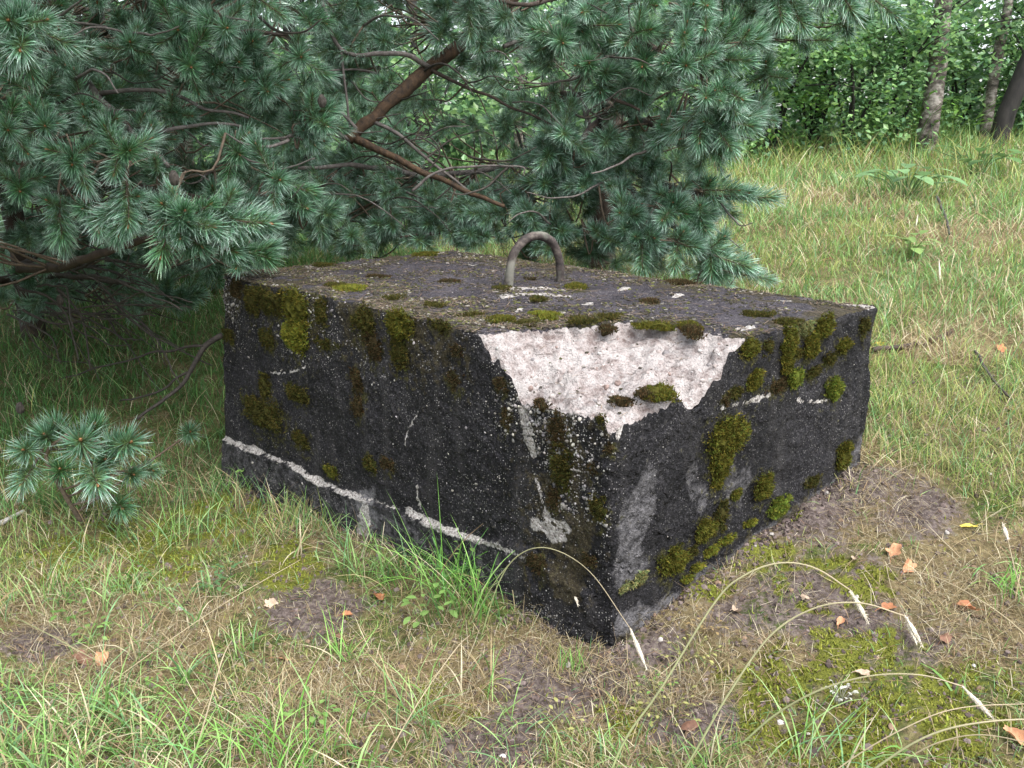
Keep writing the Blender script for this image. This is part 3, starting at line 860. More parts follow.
for i, (u, v, rx, ry, cc) in enumerate(MOSSES):
    P, nr, fc = block_hit(u, v)
    dist = float(np.linalg.norm(P - CAM)); s = dist / FPX
    chip_ = BQ is not None and fc == 2 and 480 < u < 750 and v > 328
    nr_ = {0: NL, 1: NR, 2: up}[int(fc)]
    vd = unit(P - CAM)
    if fc == 2:
        ax, ay = rx * s, ry * s / max(0.25, abs(vd[2]))
        bulge = 0.005 if not chip_ else 0.018
    else:
        t1 = unit(np.cross(up, nr_))
        ax, ay = rx * s / max(0.45, math.sqrt(max(0, 1 - (t1 @ vd) ** 2))), ry * s
        bulge = min(0.028, 0.55 * min(ax, ay)) * (0.35 if cc in (BR,) else (0.6 if cc in (OLD,) else 1.0))
    mb = moss_cushion(P - BORG, nr_, ax, ay, bulge, cc, seed=300 + i, ragged=1.1 if (fc == 2 and not chip_) else (0.9 if cc in (BR, OLD) else 0.6), dens=0.6 if cc in (BR, OLD) else 1.0)
    obj('moss_cushion', mb.mesh('moss_cushion', M_MOSS), BLOCK)
    if not chip_:
        t1_ = unit(np.cross(up, nr_)) if fc != 2 else np.array([1.0, 0, 0]); t2_ = np.cross(nr_, t1_)
        rel = BW - P
        a1, a2, a3 = rel @ t1_, rel @ t2_, rel @ nr_
        a2 = np.where(a2 < 0, a2 * 0.6, a2)           # run-off trails below a cushion
        FILM = np.maximum(FILM, 0.78 * np.exp(-0.5 * ((a1 / (ax * 1.15)) ** 2 + (a2 / (ay * 1.15)) ** 2)) * (np.abs(a3) < 0.05))
_bm = [o for o in BLOCK.children if o.name.startswith('body')][0].data
_fa = _bm.attributes.new('film', 'FLOAT', 'POINT'); _fa.data.foreach_set('value', FILM.astype(np.float32))

# moss crusts, crumbs and fallen needles lying on the top
def build_top_litter():
    s = (BFT == 2)
    P = BFC[s]; L = BL[BF_[s]].mean(1)
    w = 0.10 + 0.9 * sstep(0.45, 0.05, L[:, 1]) * (L[:, 1] < 0.5) + 0.35 * sstep(LB - 0.4, LB, L[:, 1]) + 0.3 * sstep(LA - 0.5, LA, L[:, 0])
    w *= np.clip(fbm(P, 7.0, 3, 44) + 0.35, 0.02, 1)
    bq = BQ[BF_[s]].mean(1); w *= np.where(bq < 1, 0.02, np.where(bq < 1.22, 3.2, 1))
    n = 16000
    k = RNG.choice(len(P), n, p=w / w.sum())
    kind = RNG.random(n)
    mb = MB()
    az = RNG.uniform(0, 6.28, n)
    # crumbs of moss / bark
    i = k[kind < 0.86]
    V0, F0 = ICO0
    m = len(i)
    sz = (0.0018 + 0.0045 * RNG.random(m) ** 2)
    V = V0[None] * sz[:, None, None] * np.array([1.3, 1, 0.6]) + (P[i] + [0, 0, 0.0015])[:, None] + RNG.normal(0, 0.0012, (m, 12, 3))
    base = np.array([(0.035, 0.032, 0.018), (0.060, 0.052, 0.042), (0.075, 0.078, 0.022), (0.20, 0.185, 0.16)])[RNG.choice(4, m, p=[0.45, 0.3, 0.18, 0.07])]
    mb.add(V.reshape(-1, 3), (F0[None] + 12 * np.arange(m)[:, None, None]).reshape(-1, 3), c=np.repeat(base, 12, 0))
    # dry needles
    i = np.concatenate([k[kind >= 0.86], RNG.choice(len(P), 500)])
    m = len(i); a = RNG.uniform(0, 6.28, m); ln = RNG.uniform(0.015, 0.032, m)
    d = np.stack([np.cos(a), np.sin(a), 0 * a], -1); sd = np.stack([-np.sin(a), np.cos(a), 0 * a], -1) * 0.0011
    q = P[i] + [0, 0, 0.004]
    V = np.stack([q - d * ln[:, None] - sd, q - d * ln[:, None] + sd, q + d * ln[:, None] + sd, q + d * ln[:, None] - sd], 1).reshape(-1, 3)
    cc = np.array([(0.11, 0.070, 0.045), (0.19, 0.14, 0.10), (0.06, 0.042, 0.032)])[RNG.choice(3, m)]
    mb.add(V, Q=np.arange(m * 4).reshape(-1, 4), c=np.repeat(cc, 4, 0))
    obj('needle_litter', mb.mesh('needle_litter', leafy_mat('litter', rough=0.9, trans=0, var=0.2)), kind='stuff', label='dry needles and moss crumbs strewn on the block top')
build_top_litter()

def stone(name, P, size, colr, label, cat, seed, flat=0.6, group=None):
    V0, F0 = ICO1
    V = V0 * np.array([1, 0.8, flat]) * size
    V = V * (1 + 0.22 * noise3(V0, 1.6, seed) + 0.1 * noise3(V0, 4, seed + 1))[:, None]
    mb = MB(); mb.add(V, F0, c=colr)
    o = obj(name, mb.mesh(name, M_PEB, True), None, label, cat, group, loc=tuple(P))
    o.rotation_euler = (0, 0, seed * 1.3)
    return o

# ------------------------------------------------------------------ pines
def needle_material():
    m = leafy_mat('pine_needles', rough=0.32, trans=0.16, var=0.12, spec=0.7, scale=4.0)
    n, l = m.node_tree.nodes, m.node_tree.links
    p = n['Principled BSDF']
    src = p.inputs['Base Color'].links[0].from_socket
    oi = n.new('ShaderNodeObjectInfo')
    rp = ramp(n, [(0.0, (0.66, 0.82, 0.58)), (0.35, (0.9, 0.95, 0.9)), (0.7, (1.1, 1.08, 1.1)), (1.0, (1.45, 1.36, 1.42))]); l.new(oi.outputs['Random'], rp.inputs[0])
    c = mixc(n, l, 1.0, src, rp.outputs[0], 'MULTIPLY')
    for nd in n:
        if nd.type == 'BSDF_TRANSLUCENT': l.new(c, nd.inputs['Color'])
    l.new(c, p.inputs['Base Color'])
    return m
M_NEEDLE = needle_material()
M_TWIG = bark_mat('pine_twig', (0.055, 0.040, 0.028), (0.17, 0.125, 0.085), 60.0, 1.0, 0.3)
M_BUD = bark_mat('pine_bud', (0.20, 0.085, 0.035), (0.42, 0.22, 0.10), 120.0, 1.0, 0.3)
M_BARK = bark_mat('pine_bark', (0.020, 0.014, 0.011), (0.085, 0.058, 0.043), 22.0, 0.5, 0.9)
M_BARKR = bark_mat('pine_bark_reddish', (0.010, 0.007, 0.005), (0.105, 0.060, 0.030), 34.0, 0.7, 1.0)
M_BARKG = bark_mat('pine_bark_grey', (0.050, 0.042, 0.038), (0.19, 0.165, 0.15), 40.0, 0.5, 0.6)
M_DEAD = bark_mat('dead_twig', (0.018, 0.015, 0.012), (0.075, 0.062, 0.050), 50.0, 1.0, 0.3)

def shoot_arrays(rng, n_need, length, nl, width, lod=False, star=False):
    """a pine shoot growing along +Z from the origin: (V, T, material index, tint)"""
    t = np.sort(rng.random(n_need)) ** (0.8 if not star else 0.55)
    az = np.arange(n_need) * 2.39996 + rng.normal(0, 0.25, n_need)
    phi = np.radians(np.interp(t, [0, 0.75, 1.0], [60, 46, 14]) + rng.normal(0, 8, n_need))
    L = nl * rng.uniform(0.75, 1.1, n_need) * np.interp(t, [0, 0.2, 0.9, 1], [0.8, 1, 1, 0.85])
    bx = 0.0032
    er = np.stack([np.cos(az), np.sin(az), 0 * az], -1)
    ez = np.array([0, 0, 1.0])
    base = er * bx + ez * (t * length)[:, None]
    d = unit(er * np.sin(phi)[:, None] + ez * np.cos(phi)[:, None])
    bend = unit(d + ez * 0.22 + rng.normal(0, 0.05, d.shape))
    mid = base + d * (L * 0.5)[:, None]
    tip = mid + bend * (L * 0.5)[:, None]
    sd = unit(np.cross(d, rng.normal(size=d.shape)))
    w = width * 0.5
    gcol = np.array([0.115, 0.265, 0.155]); tcol = np.array([0.55, 0.70, 0.61]); bcol = np.array([0.12, 0.17, 0.05])
    v = (0.40 + 1.1 * rng.random(n_need) ** 1.4)[:, None]
    if lod:
        V = np.stack([base - sd * w, base + sd * w, tip], 1)
        C = np.stack([gcol * v, gcol * v, tcol * v], 1)
        T = np.array([[0, 1, 2]])
        k = 3
    else:
        V = np.stack([base - sd * w * 0.8, base + sd * w * 0.8, mid + sd * w, mid - sd * w, tip], 1)
        C = np.stack([bcol * v, bcol * v, gcol * v, gcol * v, tcol * v], 1)
        T = np.array([[0, 1, 2], [0, 2, 3], [3, 2, 4]])
        k = 5
    T = (T[None] + k * np.arange(n_need)[:, None, None]).reshape(-1, 3)
    return V.reshape(-1, 3), T, C.reshape(-1, 3)

SHOOT_LEN = [0.12, 0.17, 0.075, 0.20, 0.14, 0.095]
def shoot_mesh(i):
    rng = np.random.default_rng(900 + i)
    Ls = SHOOT_LEN[i]
    V, T, C = shoot_arrays(rng, int(95 + 520 * Ls), Ls, 0.092, 0.0030, star=Ls < 0.10)
    mb = MB()
    mb.add(V, T, m=0, c=C)
    P = np.stack([0.004 * np.sin(np.linspace(0, 3, 5)), 0 * np.arange(5), np.linspace(-0.10, Ls, 5)], -1)
    v, t, q = tube(P, np.linspace(0.0036, 0.0026, 5), 5)
    mb.add(v, t, q, m=1)
    B = np.array([[0, 0, Ls - 0.002], [0, 0, Ls + 0.006], [0, 0, Ls + 0.014]])
    v, t, q = tube(B, [0.0042, 0.0050, 0.0012], 6)
    mb.add(v, t, q, m=2)
    return mb.mesh('pine_shoot', [M_NEEDLE, M_TWIG, M_BUD])
SHOOTS = [shoot_mesh(i) for i in range(6)]

def frames(D, rng):
    """rotation matrices (n,3,3) with Z along D"""
    D = unit(D)
    X = unit(np.cross(D, rng.normal(size=D.shape)))
    Y = np.cross(D, X)
    return np.stack([X, Y, D], -1)

def limb_points(spec, n=24):
    """[(u, v, depth), ...] -> 3D path"""
    s = np.array(spec, float)
    return spline(at_depth(s[:, 0], s[:, 1], s[:, 2]), n)

def in_poly(u, v, poly):
    r = np.zeros(u.shape, bool)
    k = len(poly)
    for a in range(k):
        (x1, y1), (x2, y2) = poly[a], poly[(a + 1) % k]
        c = ((y1 > v) != (y2 > v)) & (u < (x2 - x1) * (v - y1) / (y2 - y1 + 1e-9) + x1)
        r ^= c
    return r

from mathutils import Matrix
def pine(label, base, group, trunk_path, trunk_r, limbs, clusters, crown, seed, maxobj=300, cones=()):
    """clusters: list of (tip point, direction, laterals, scale)"""
    rng = np.random.default_rng(seed)
    org = np.asarray(base, float)
    root = obj('pine_tree', None, label=label, cat='pine tree', group=group, loc=tuple(org))
    tp = spline(trunk_path, 40)
    mb = MB(); mb.add(tube(tp, np.linspace(trunk_r, trunk_r * 0.45, 40), 12, wob=0.18, seed=seed)[0] - org, *tube(tp, np.linspace(trunk_r, trunk_r * 0.45, 40), 12)[1:])
    obj('trunk', mb.mesh('pine_trunk', M_BARK, True), root)
    allp = [tp[::4]]
    for k, (spec, r0, r1, mat) in enumerate(limbs):
        P = spec if isinstance(spec, np.ndarray) else limb_points(spec, 26)
        P = P + 0.010 * np.stack([noise3(P, 9, k + c) for c in (1, 2, 3)], -1)
        v, t, q = tube(P, np.linspace(r0, r1, len(P)), 9 if r0 > 0.012 else 6, wob=0.12 if r0 < 0.03 else 0.34, seed=k)
        mb = MB(); mb.add(v - org, t, q)
        obj('branch', mb.mesh('pine_branch', mat, True), root)
        allp.append(P)
    AP = np.concatenate(allp)
    # shoots
    O, D, S = [], [], []
    tw = MB()
    for (p, d, nl, sc) in clusters:
        p = np.asarray(p, float); d = unit(d)
        q = p - d * 0.10 * sc
        O.append(q); D.append(d); S.append(sc)
        if nl:
            side = frames(d[None], rng)[0]
            a0 = rng.uniform(0, 6.28)
            for j in range(nl):
                a = a0 + 6.283 * j / nl + rng.normal(0, 0.3)
                th = math.radians(rng.uniform(38, 68))
                dd = side[:, 2] * math.cos(th) + (side[:, 0] * math.cos(a) + side[:, 1] * math.sin(a)) * math.sin(th)
                dd = unit(dd + [0, 0, 0.12])
                O.append(q - d * rng.uniform(0.0, 0.05)); D.append(dd); S.append(sc * rng.uniform(0.72, 0.98))
        # second-year wood with needles behind
        if nl and rng.random() < 0.75:
            O.append(q - d * 0.12 * sc); D.append(unit(d + rng.normal(0, 0.12, 3))); S.append(sc * 0.95)
        # twig back to the nearest wood
        k = np.argmin(np.linalg.norm(AP - (q - d * 0.3), axis=1) + 0.35 * np.maximum(0, CAM[1] + q[1] - AP[:, 1]) * 0)
        e = AP[k]
        mid = q - d * min(0.22, 0.5 * np.linalg.norm(e - q))
        m2 = (mid + e) / 2 + rng.normal(0, 0.05, 3) + [0, 0, -0.03]
        P = spline([q, mid, m2, e], 10)
        v, t, qd = tube(P, np.linspace(0.003, 0.0065, 10), 4, cap=False)
        tw.add(v - org, None, qd)
    for cu, cv, cY in cones:
        cp = at_depth(cu, cv, cY); cb = MB()
        V0, F0 = ICO2
        th = np.arctan2(V0[:, 1], V0[:, 0])
        R_ = 1 + 0.16 * np.cos(8 * th + 9 * V0[:, 2]) * np.cos(11 * V0[:, 2])
        cb.add(V0 * R_[:, None] * np.array([0.017, 0.017, 0.027]) + cp - org, F0)
        obj('cone', cb.mesh('pine_cone', M_DEAD), root)
    obj('twigs', tw.mesh('pine_twigs', M_TWIG, True), root, kind='stuff')
    O, D, S = np.array(O), np.array(D), np.array(S)
    R = frames(D, rng)
    u, v, zc = project(O)
    seen = (u > -40) & (u < 1064) & (v > -40) & (v < 800)
    order = np.argsort(zc + 100 * (~seen) )
    for i in order[:maxobj]:
        o = obj('pine_shoot', SHOOTS[rng.integers(6)], root)
        M = np.eye(4); M[:3, :3] = R[i] * S[i]; M[:3, 3] = O[i] - org
        o.matrix_local = Matrix(M.tolist())
    mb = MB()
    vv = [shoot_arrays(np.random.default_rng(70 + k), 130, SHOOT_LEN[k], 0.092, 0.0032) for k in range(6)]
    for i in order[maxobj:]:
        V, T, C = vv[rng.integers(6)]
        mb.add((V * S[i]) @ R[i].T + O[i] - org, T, c=C * rng.uniform(0.75, 1.15))
    # the crown above the picture
    if crown is not None:
        cc, rad, n = crown
        p = unit(rng.normal(size=(n, 3))) * rng.uniform(0.35, 1.0, (n, 1)) ** 0.6 * rad + cc
        d = unit((p - np.asarray(cc)) * [1, 1, 0.3] + rng.normal(0, 0.6, (n, 3)))
        pr = frames(d, rng)
        lo = [shoot_arrays(np.random.default_rng(80 + k), 60, 0.11, 0.085, 0.006, lod=True) for k in range(4)]
        for i in range(n):
            V, T, C = lo[i % 4]
            mb.add((V * 1.9) @ pr[i].T + p[i] - org, T, c=C)
    obj('needles', mb.mesh('pine_needle_mass', M_NEEDLE), root, kind='stuff')
    return root

def fill(poly, n, depth, trunk, seed, sc=(0.72, 1.05), camw=0.40, nl=(2, 5)):
    rng = np.random.default_rng(seed)
    xs = [p[0] for p in poly]; ys = [p[1] for p in poly]
    out = []
    while len(out) < n:
        u = rng.uniform(min(xs), max(xs)); v = rng.uniform(min(ys), max(ys))
        if not in_poly(np.array(u), np.array(v), poly): continue
        Y = depth(u, v, rng)
        p = at_depth(u, v, Y)
        if p[2] < HT + 0.06 and False: continue
        o = p - trunk; o[2] = 0
        d = unit(o) * 0.75 + unit(CAM - p) * camw + np.array([0, 0, rng.uniform(-0.45, 0.25)]) + rng.normal(0, 0.30, 3)
        out.append((p, unit(d), int(rng.integers(*nl)), rng.uniform(*sc)))
    return out

# pine on the left
TA = on_ground(34, 337)
TA2 = on_ground(8, 338)
tA = np.array([TA[0], TA[1], TA[2] - 0.1])
trunkA = [tA, tA + [0.03, -0.05, 1.0], tA + [-0.05, -0.1, 2.2], tA + [0.05, 0.0, 4.6]]
PA = [(0, -50), (340, -50), (335, 120), (322, 200), (300, 243), (283, 258), (235, 262), (215, 238), (150, 232), (60, 245), (0, 230)]
PA_low = [(150, 200), (235, 205), (295, 235), (288, 262), (240, 268), (205, 258), (150, 240)]
def dA(u, v, rng): return 3.55 + 0.25 * rng.random() + 1.9 * rng.random() ** 1.3 + max(0, 40 - v) * 0.001
clA = fill(PA, 200, dA, TA, 11)
clA += fill(PA, 70, lambda u, v, r: 5.2 + 1.2 * r.random(), TA, 12, sc=(1.0, 1.3))
clA += fill([(-480, -60), (-15, -60), (-15, 300), (-480, 320)], 150, lambda u, v, r: 2.9 + 2.6 * r.random(), TA, 13, sc=(1.2, 1.7))
clA += fill([(0, 225), (200, 235), (215, 300), (0, 312)], 46, lambda u, v, r: 4.6 + 1.6 * r.random(), TA, 14)
def pin(lst, u, v, Y, d, nl, sc): lst.append((at_depth(u, v, Y), d, nl, sc))
toc = lambda u, v, Y: unit(CAM - at_depth(u, v, Y))
for u, v, Y, dx, dz, nl, sc in [
        (22, 42, 2.75, -0.1, -0.25, 3, 1.05), (8, 20, 2.7, -0.2, 0.1, 3, 1.0), (6, 60, 2.75, -0.3, -0.3, 2, 1.0), (225, 28, 3.6, 0.1, 0.0, 3, 1.0), (178, 30, 3.7, 0.0, 0.1, 3, 0.9), (190, 66, 3.6, 0.1, -0.1, 3, 1.0),
        (240, 62, 3.7, 0.2, 0.0, 3, 0.95), (300, 57, 3.8, 0.1, 0.0, 3, 0.95), (45, 126, 3.4, 0.0, 0.0, 3, 1.0), (130, 42, 3.7, 0.0, 0.2, 3, 0.95), (8, 130, 3.3, 0.0, -0.1, 3, 1.0),
        (62, 238, 3.35, -0.1, -0.9, 2, 1.05), (98, 228, 3.35, 0.15, -0.8, 2, 0.95), (128, 222, 3.3, -0.1, -0.8, 2, 1.0), (118, 240, 3.3, -0.2, -0.9, 2, 0.95), (165, 240, 3.2, -0.35, -0.9, 2, 1.1),
        (184, 214, 3.15, 0.1, 0.25, 3, 1.0), (247, 222, 3.2, 1.3, -0.1, 3, 1.15), (210, 226, 3.15, 1.2, -0.2, 2, 1.1), (237, 252, 3.25, 1.1, -0.4, 3, 1.0), (270, 258, 3.3, 1.2, -0.35, 2, 1.0), (205, 250, 3.2, 0.6, -0.6, 2, 1.05),
        (72, 165, 3.3, -0.1, -0.2, 3, 1.0), (130, 150, 3.3, 0.3, 0.1, 3, 1.0), (240, 155, 3.5, 0.2, -0.2, 3, 1.0), (300, 205, 3.6, 0.4, -0.2, 3, 1.0), (310, 130, 3.9, 0.3, 0, 3, 1.0), (280, 180, 3.5, 0.2, -0.1, 3, 1.0), (20, 190, 3.4, 0, -0.2, 3, 1.0), (330, 215, 3.9, 0.6, -0.2, 3, 1.0)]:
    pin(clA, u, v, Y, unit(toc(u, v, Y) * 0.8 + np.array([dx, 0, dz])), nl, sc)
limbsA = [
    (np.concatenate([spline([tA + [-0.05, -0.1, 2.35], at_depth(42, -15, 5.0), at_depth(49, 28, 4.5), at_depth(61, 52, 4.3), at_depth(86, 80, 4.1), at_depth(121, 120, 3.9), at_depth(170, 165, 3.6)], 40)]), 0.034, 0.010, M_BARKG),
    (np.concatenate([spline([at_depth(98, 95, 4.05), at_depth(120, 90, 3.95), at_depth(160, 92, 3.9), at_depth(205, 108, 3.85), at_depth(250, 118, 3.8)], 26)]), 0.012, 0.006, M_BARKG),
    ([(34, 262, 5.6), (20, 268, 4.6), (50, 268, 4.0), (88, 258, 3.6), (140, 240, 3.4), (190, 222, 3.2)], 0.034, 0.008, M_BARK),
    ([(34, 150, 5.7), (20, 90, 4.6), (0, 55, 3.6), (-10, 45, 3.0)], 0.025, 0.008, M_BARK),
    ([(34, 60, 5.8), (110, 30, 4.8), (180, 25, 4.1), (250, 33, 3.9), (290, 33, 3.9)], 0.026, 0.006, M_BARK),
    ([(34, 200, 5.8), (100, 185, 4.6), (180, 195, 3.9), (260, 215, 3.5)], 0.024, 0.006, M_BARK),
    ([(120, 120, 3.9), (160, 130, 3.8), (215, 125, 3.8), (240, 127, 3.8)], 0.012, 0.005, M_BARKG),
    ([(34, 280, 5.7), (60, 275, 5.0), (110, 281, 4.6), (130, 283, 4.4)], 0.02, 0.008, M_DEAD),
    ([(35, 30, 5.8), (60, 15, 4.6), (25, 18, 4.2), (105, 25, 3.9)], 0.018, 0.006, M_BARKG),
]
for k in range(8):                                       # the side of the tree beyond the picture
    limbsA.append((spline([tA + [0, 0, 0.5 + 0.28 * k], at_depth(-60 - 20 * (k % 3), 280 - 42 * k, 4.9), at_depth(-180 - 35 * (k % 4), 285 - 42 * k, 4.2), at_depth(-360, 280 - 40 * k, 3.5)], 22), 0.028, 0.008, M_BARK))
def bare_twigs(box, depth, n, seed):
    r = np.random.default_rng(seed); out = []
    for k in range(n):
        u0, v0 = r.uniform(box[0], box[2]), r.uniform(box[1], box[3]); Y = depth(u0) - r.uniform(-0.1, 0.25)
        du, dv = r.uniform(30, 95) * r.choice([-1, 1, 1]), r.uniform(-25, 35); rr = r.uniform(0.0028, 0.0060)
        bow = r.uniform(-18, 18)
        out.append(([(u0, v0, Y + 0.25), (u0 + du * 0.35, v0 + dv * 0.3 + bow, Y + 0.1), (u0 + du * 0.7, v0 + dv * 0.7 + bow, Y), (u0 + du, v0 + dv, Y - 0.05)], rr * 1.4, rr * 0.5, M_BARKG if k % 3 else M_DEAD))
    return out
limbsA += bare_twigs((30, 10, 300, 215), lambda u: 3.75, 26, 301)
# dead lower twigs
rngd = np.random.default_rng(5)
for k in range(46):
    u0, v0, Y0 = rngd.uniform(5, 110), rngd.uniform(255, 320), rngd.uniform(4.2, 5.6)
    u1, v1 = u0 + rngd.uniform(30, 120), v0 + rngd.uniform(-10, 90)
    u1 = min(u1, 235)
    Y1 = Y0 - rngd.uniform(0.1, 0.9)
    um, vm = (u0 + u1) / 2 + rngd.uniform(-15, 15), (v0 + v1) / 2 + rngd.uniform(-22, 22)
    r = rngd.uniform(0.003, 0.0065)
    limbsA.append(([(u0, v0, Y0), (um, vm, (Y0 + Y1) / 2), (u1, v1, Y1)], r * 1.3, r * 0.6, M_DEAD))
limbsA.append(([(222, 336, 4.1), (205, 345, 4.05), (190, 370, 4.0), (175, 392, 3.9), (138, 420, 3.8)], 0.016, 0.007, M_DEAD))
limbsA.append(([(205, 345, 4.05), (160, 352, 4.2), (110, 365, 4.4), (60, 380, 4.6)], 0.008, 0.004, M_DEAD))
limbsA.append(([(190, 372, 4.0), (150, 395, 4.0), (120, 402, 4.1)], 0.007, 0.004, M_DEAD))
PINE_A = pine('dense blue-green pine on the left whose boughs hang over the block corner', tA, 'pines round the block', trunkA, 0.075, limbsA, clA,
              (np.array([-2.2, 3.9, 3.2]), np.array([2.6, 2.4, 1.1]), 1150), 21, cones=[(174, 178, 3.1), (322, 101, 3.7), (20, 408, 3.6), (60, 300, 4.2)])  # crown out of view, enlarged and set sunward to darken the hollow below

# pine behind the block
TB = on_ground(600, 214)
TB = np.array([at_depth(600, 200, 6.0)[0], 6.0, float(gz(np.array(at_depth(600, 200, 6.0)[0]), np.array(6.0)))])
tB = TB - [0, 0, 0.1]
trunkB = [tB, tB + [0.05, 0, 1.2], tB + [0.0, -0.05, 2.6], tB + [0.1, 0.05, 5.2]]
PB = [(315, -50), (700, -50), (760, 10), (778, 60), (742, 72), (768, 112), (768, 148), (735, 150), (700, 165), (715, 190), (785, 190), (785, 208), (722, 215), (735, 250), (765, 278), (735, 284), (690, 272), (600, 258), (500, 246), (400, 246), (310, 248)]
PC = [(690, -50), (905, -50), (890, 18), (820, 30), (760, 45), (700, 40)]
def yB(u): return float(np.interp(u, [300, 440, 600, 740, 800], [4.45, 4.55, 4.15, 3.75, 3.75]))
def keep_gap(c):
    """leave the window in the boughs round the bare limb open"""
    out = []
    for t in c:
        u, v, zc = project(t[0])
        g = ((u - 430) / 95) ** 2 + ((v - 120) / 75) ** 2 < 1
        if g and zc < 5.6 and (hash((round(float(u)), round(float(v)))) % 10) < 8: continue
        out.append(t)
    return out
clB = fill([(290, 185), (520, 195), (520, 246), (290, 250)], 55, lambda u, v, r: yB(u) + 0.9 * r.random(), TB, 37)
clB += fill([(545, 150), (660, 150), (660, 252), (540, 244)], 34, lambda u, v, r: yB(u) + 0.15 + 0.7 * r.random(), TB, 38)
clB += keep_gap(fill(PB, 235, lambda u, v, r: yB(u) + 0.9 * r.random() ** 1.2, TB, 31))
clB += keep_gap(fill(PB, 70, lambda u, v, r: yB(u) + 0.9 + 1.2 * r.random(), TB, 32, sc=(0.9, 1.25)))
clB += fill(PC, 40, lambda u, v, r: 3.9 + 1.0 * r.random(), TB, 33)
for u, v, Y, dx, dz, nl, sc in [
        (686, 66, 3.75, 0.0, -0.05, 2, 1.05), (684, 42, 3.8, 0.0, 0.3, 3, 0.95), (706, 97, 3.7, 0.0, -0.15, 2, 0.85), (739, 98, 3.75, 0.5, -0.2, 3, 1.05), (560, 40, 4.2, 0.1, -0.1, 3, 1.1), (600, 25, 4.3, 0.9, 0.0, 3, 1.15), (590, 62, 4.2, 0.1, 0.2, 3, 1.0),
        (600, 95, 4.25, 0.0, -0.5, 3, 1.05), (645, 80, 4.2, 0.2, -0.5, 3, 1.0), (648, 30, 4.1, 0.4, 0.1, 3, 1.0), (470, 20, 4.5, 0.0, -0.9, 3, 1.1), (480, 45, 4.5, 0.1, -0.9, 2, 1.0), (725, 140, 3.8, 0.4, -0.5, 4, 1.05), (745, 125, 3.8, 0.8, -0.2, 3, 1.0),
        (700, 130, 3.85, 0.0, -0.8, 3, 1.05), (765, 197, 3.9, 1.3, -0.05, 2, 0.95), (725, 190, 3.95, 1.0, 0.0, 2, 1.0), (735, 262, 3.8, 1.0, -0.35, 3, 1.05), (700, 250, 3.85, 0.9, -0.3, 3, 1.0), (660, 245, 3.95, 0.6, -0.2, 3, 1.05), (760, 278, 3.75, 1.2, -0.2, 1, 0.7),
        (690, 215, 3.95, 0.9, -0.2, 3, 1.0), (640, 215, 4.05, 0.5, 0.0, 3, 1.05), (565, 232, 4.35, 0.3, -0.1, 3, 1.0), (520, 225, 4.45, 0.1, -0.1, 3, 1.0), (470, 235, 4.55, 0.0, 0.0, 3, 0.95), (420, 240, 4.55, -0.1, 0.0, 3, 0.95), (350, 235, 4.5, -0.1, 0.0, 3, 1.0), (610, 240, 4.2, 0.3, -0.1, 3, 1.0),
        (740, 60, 3.8, 0.9, 0.0, 3, 1.0), (765, 40, 3.8, 1.1, 0.1, 2, 1.0), (800, 20, 3.9, 0.5, -0.7, 3, 1.05), (850, 8, 3.9, 0.6, -0.7, 3, 1.0), (880, 5, 3.95, 0.8, -0.5, 2, 1.0), (780, 10, 3.9, 0.2, -0.8, 3, 1.0), (820, 40, 4.0, 0.8, 0.0, 1, 0.8)]:
    pin(clB, u, v, Y, unit(toc(u, v, Y) * 0.8 + np.array([dx, 0, dz])), nl, sc)
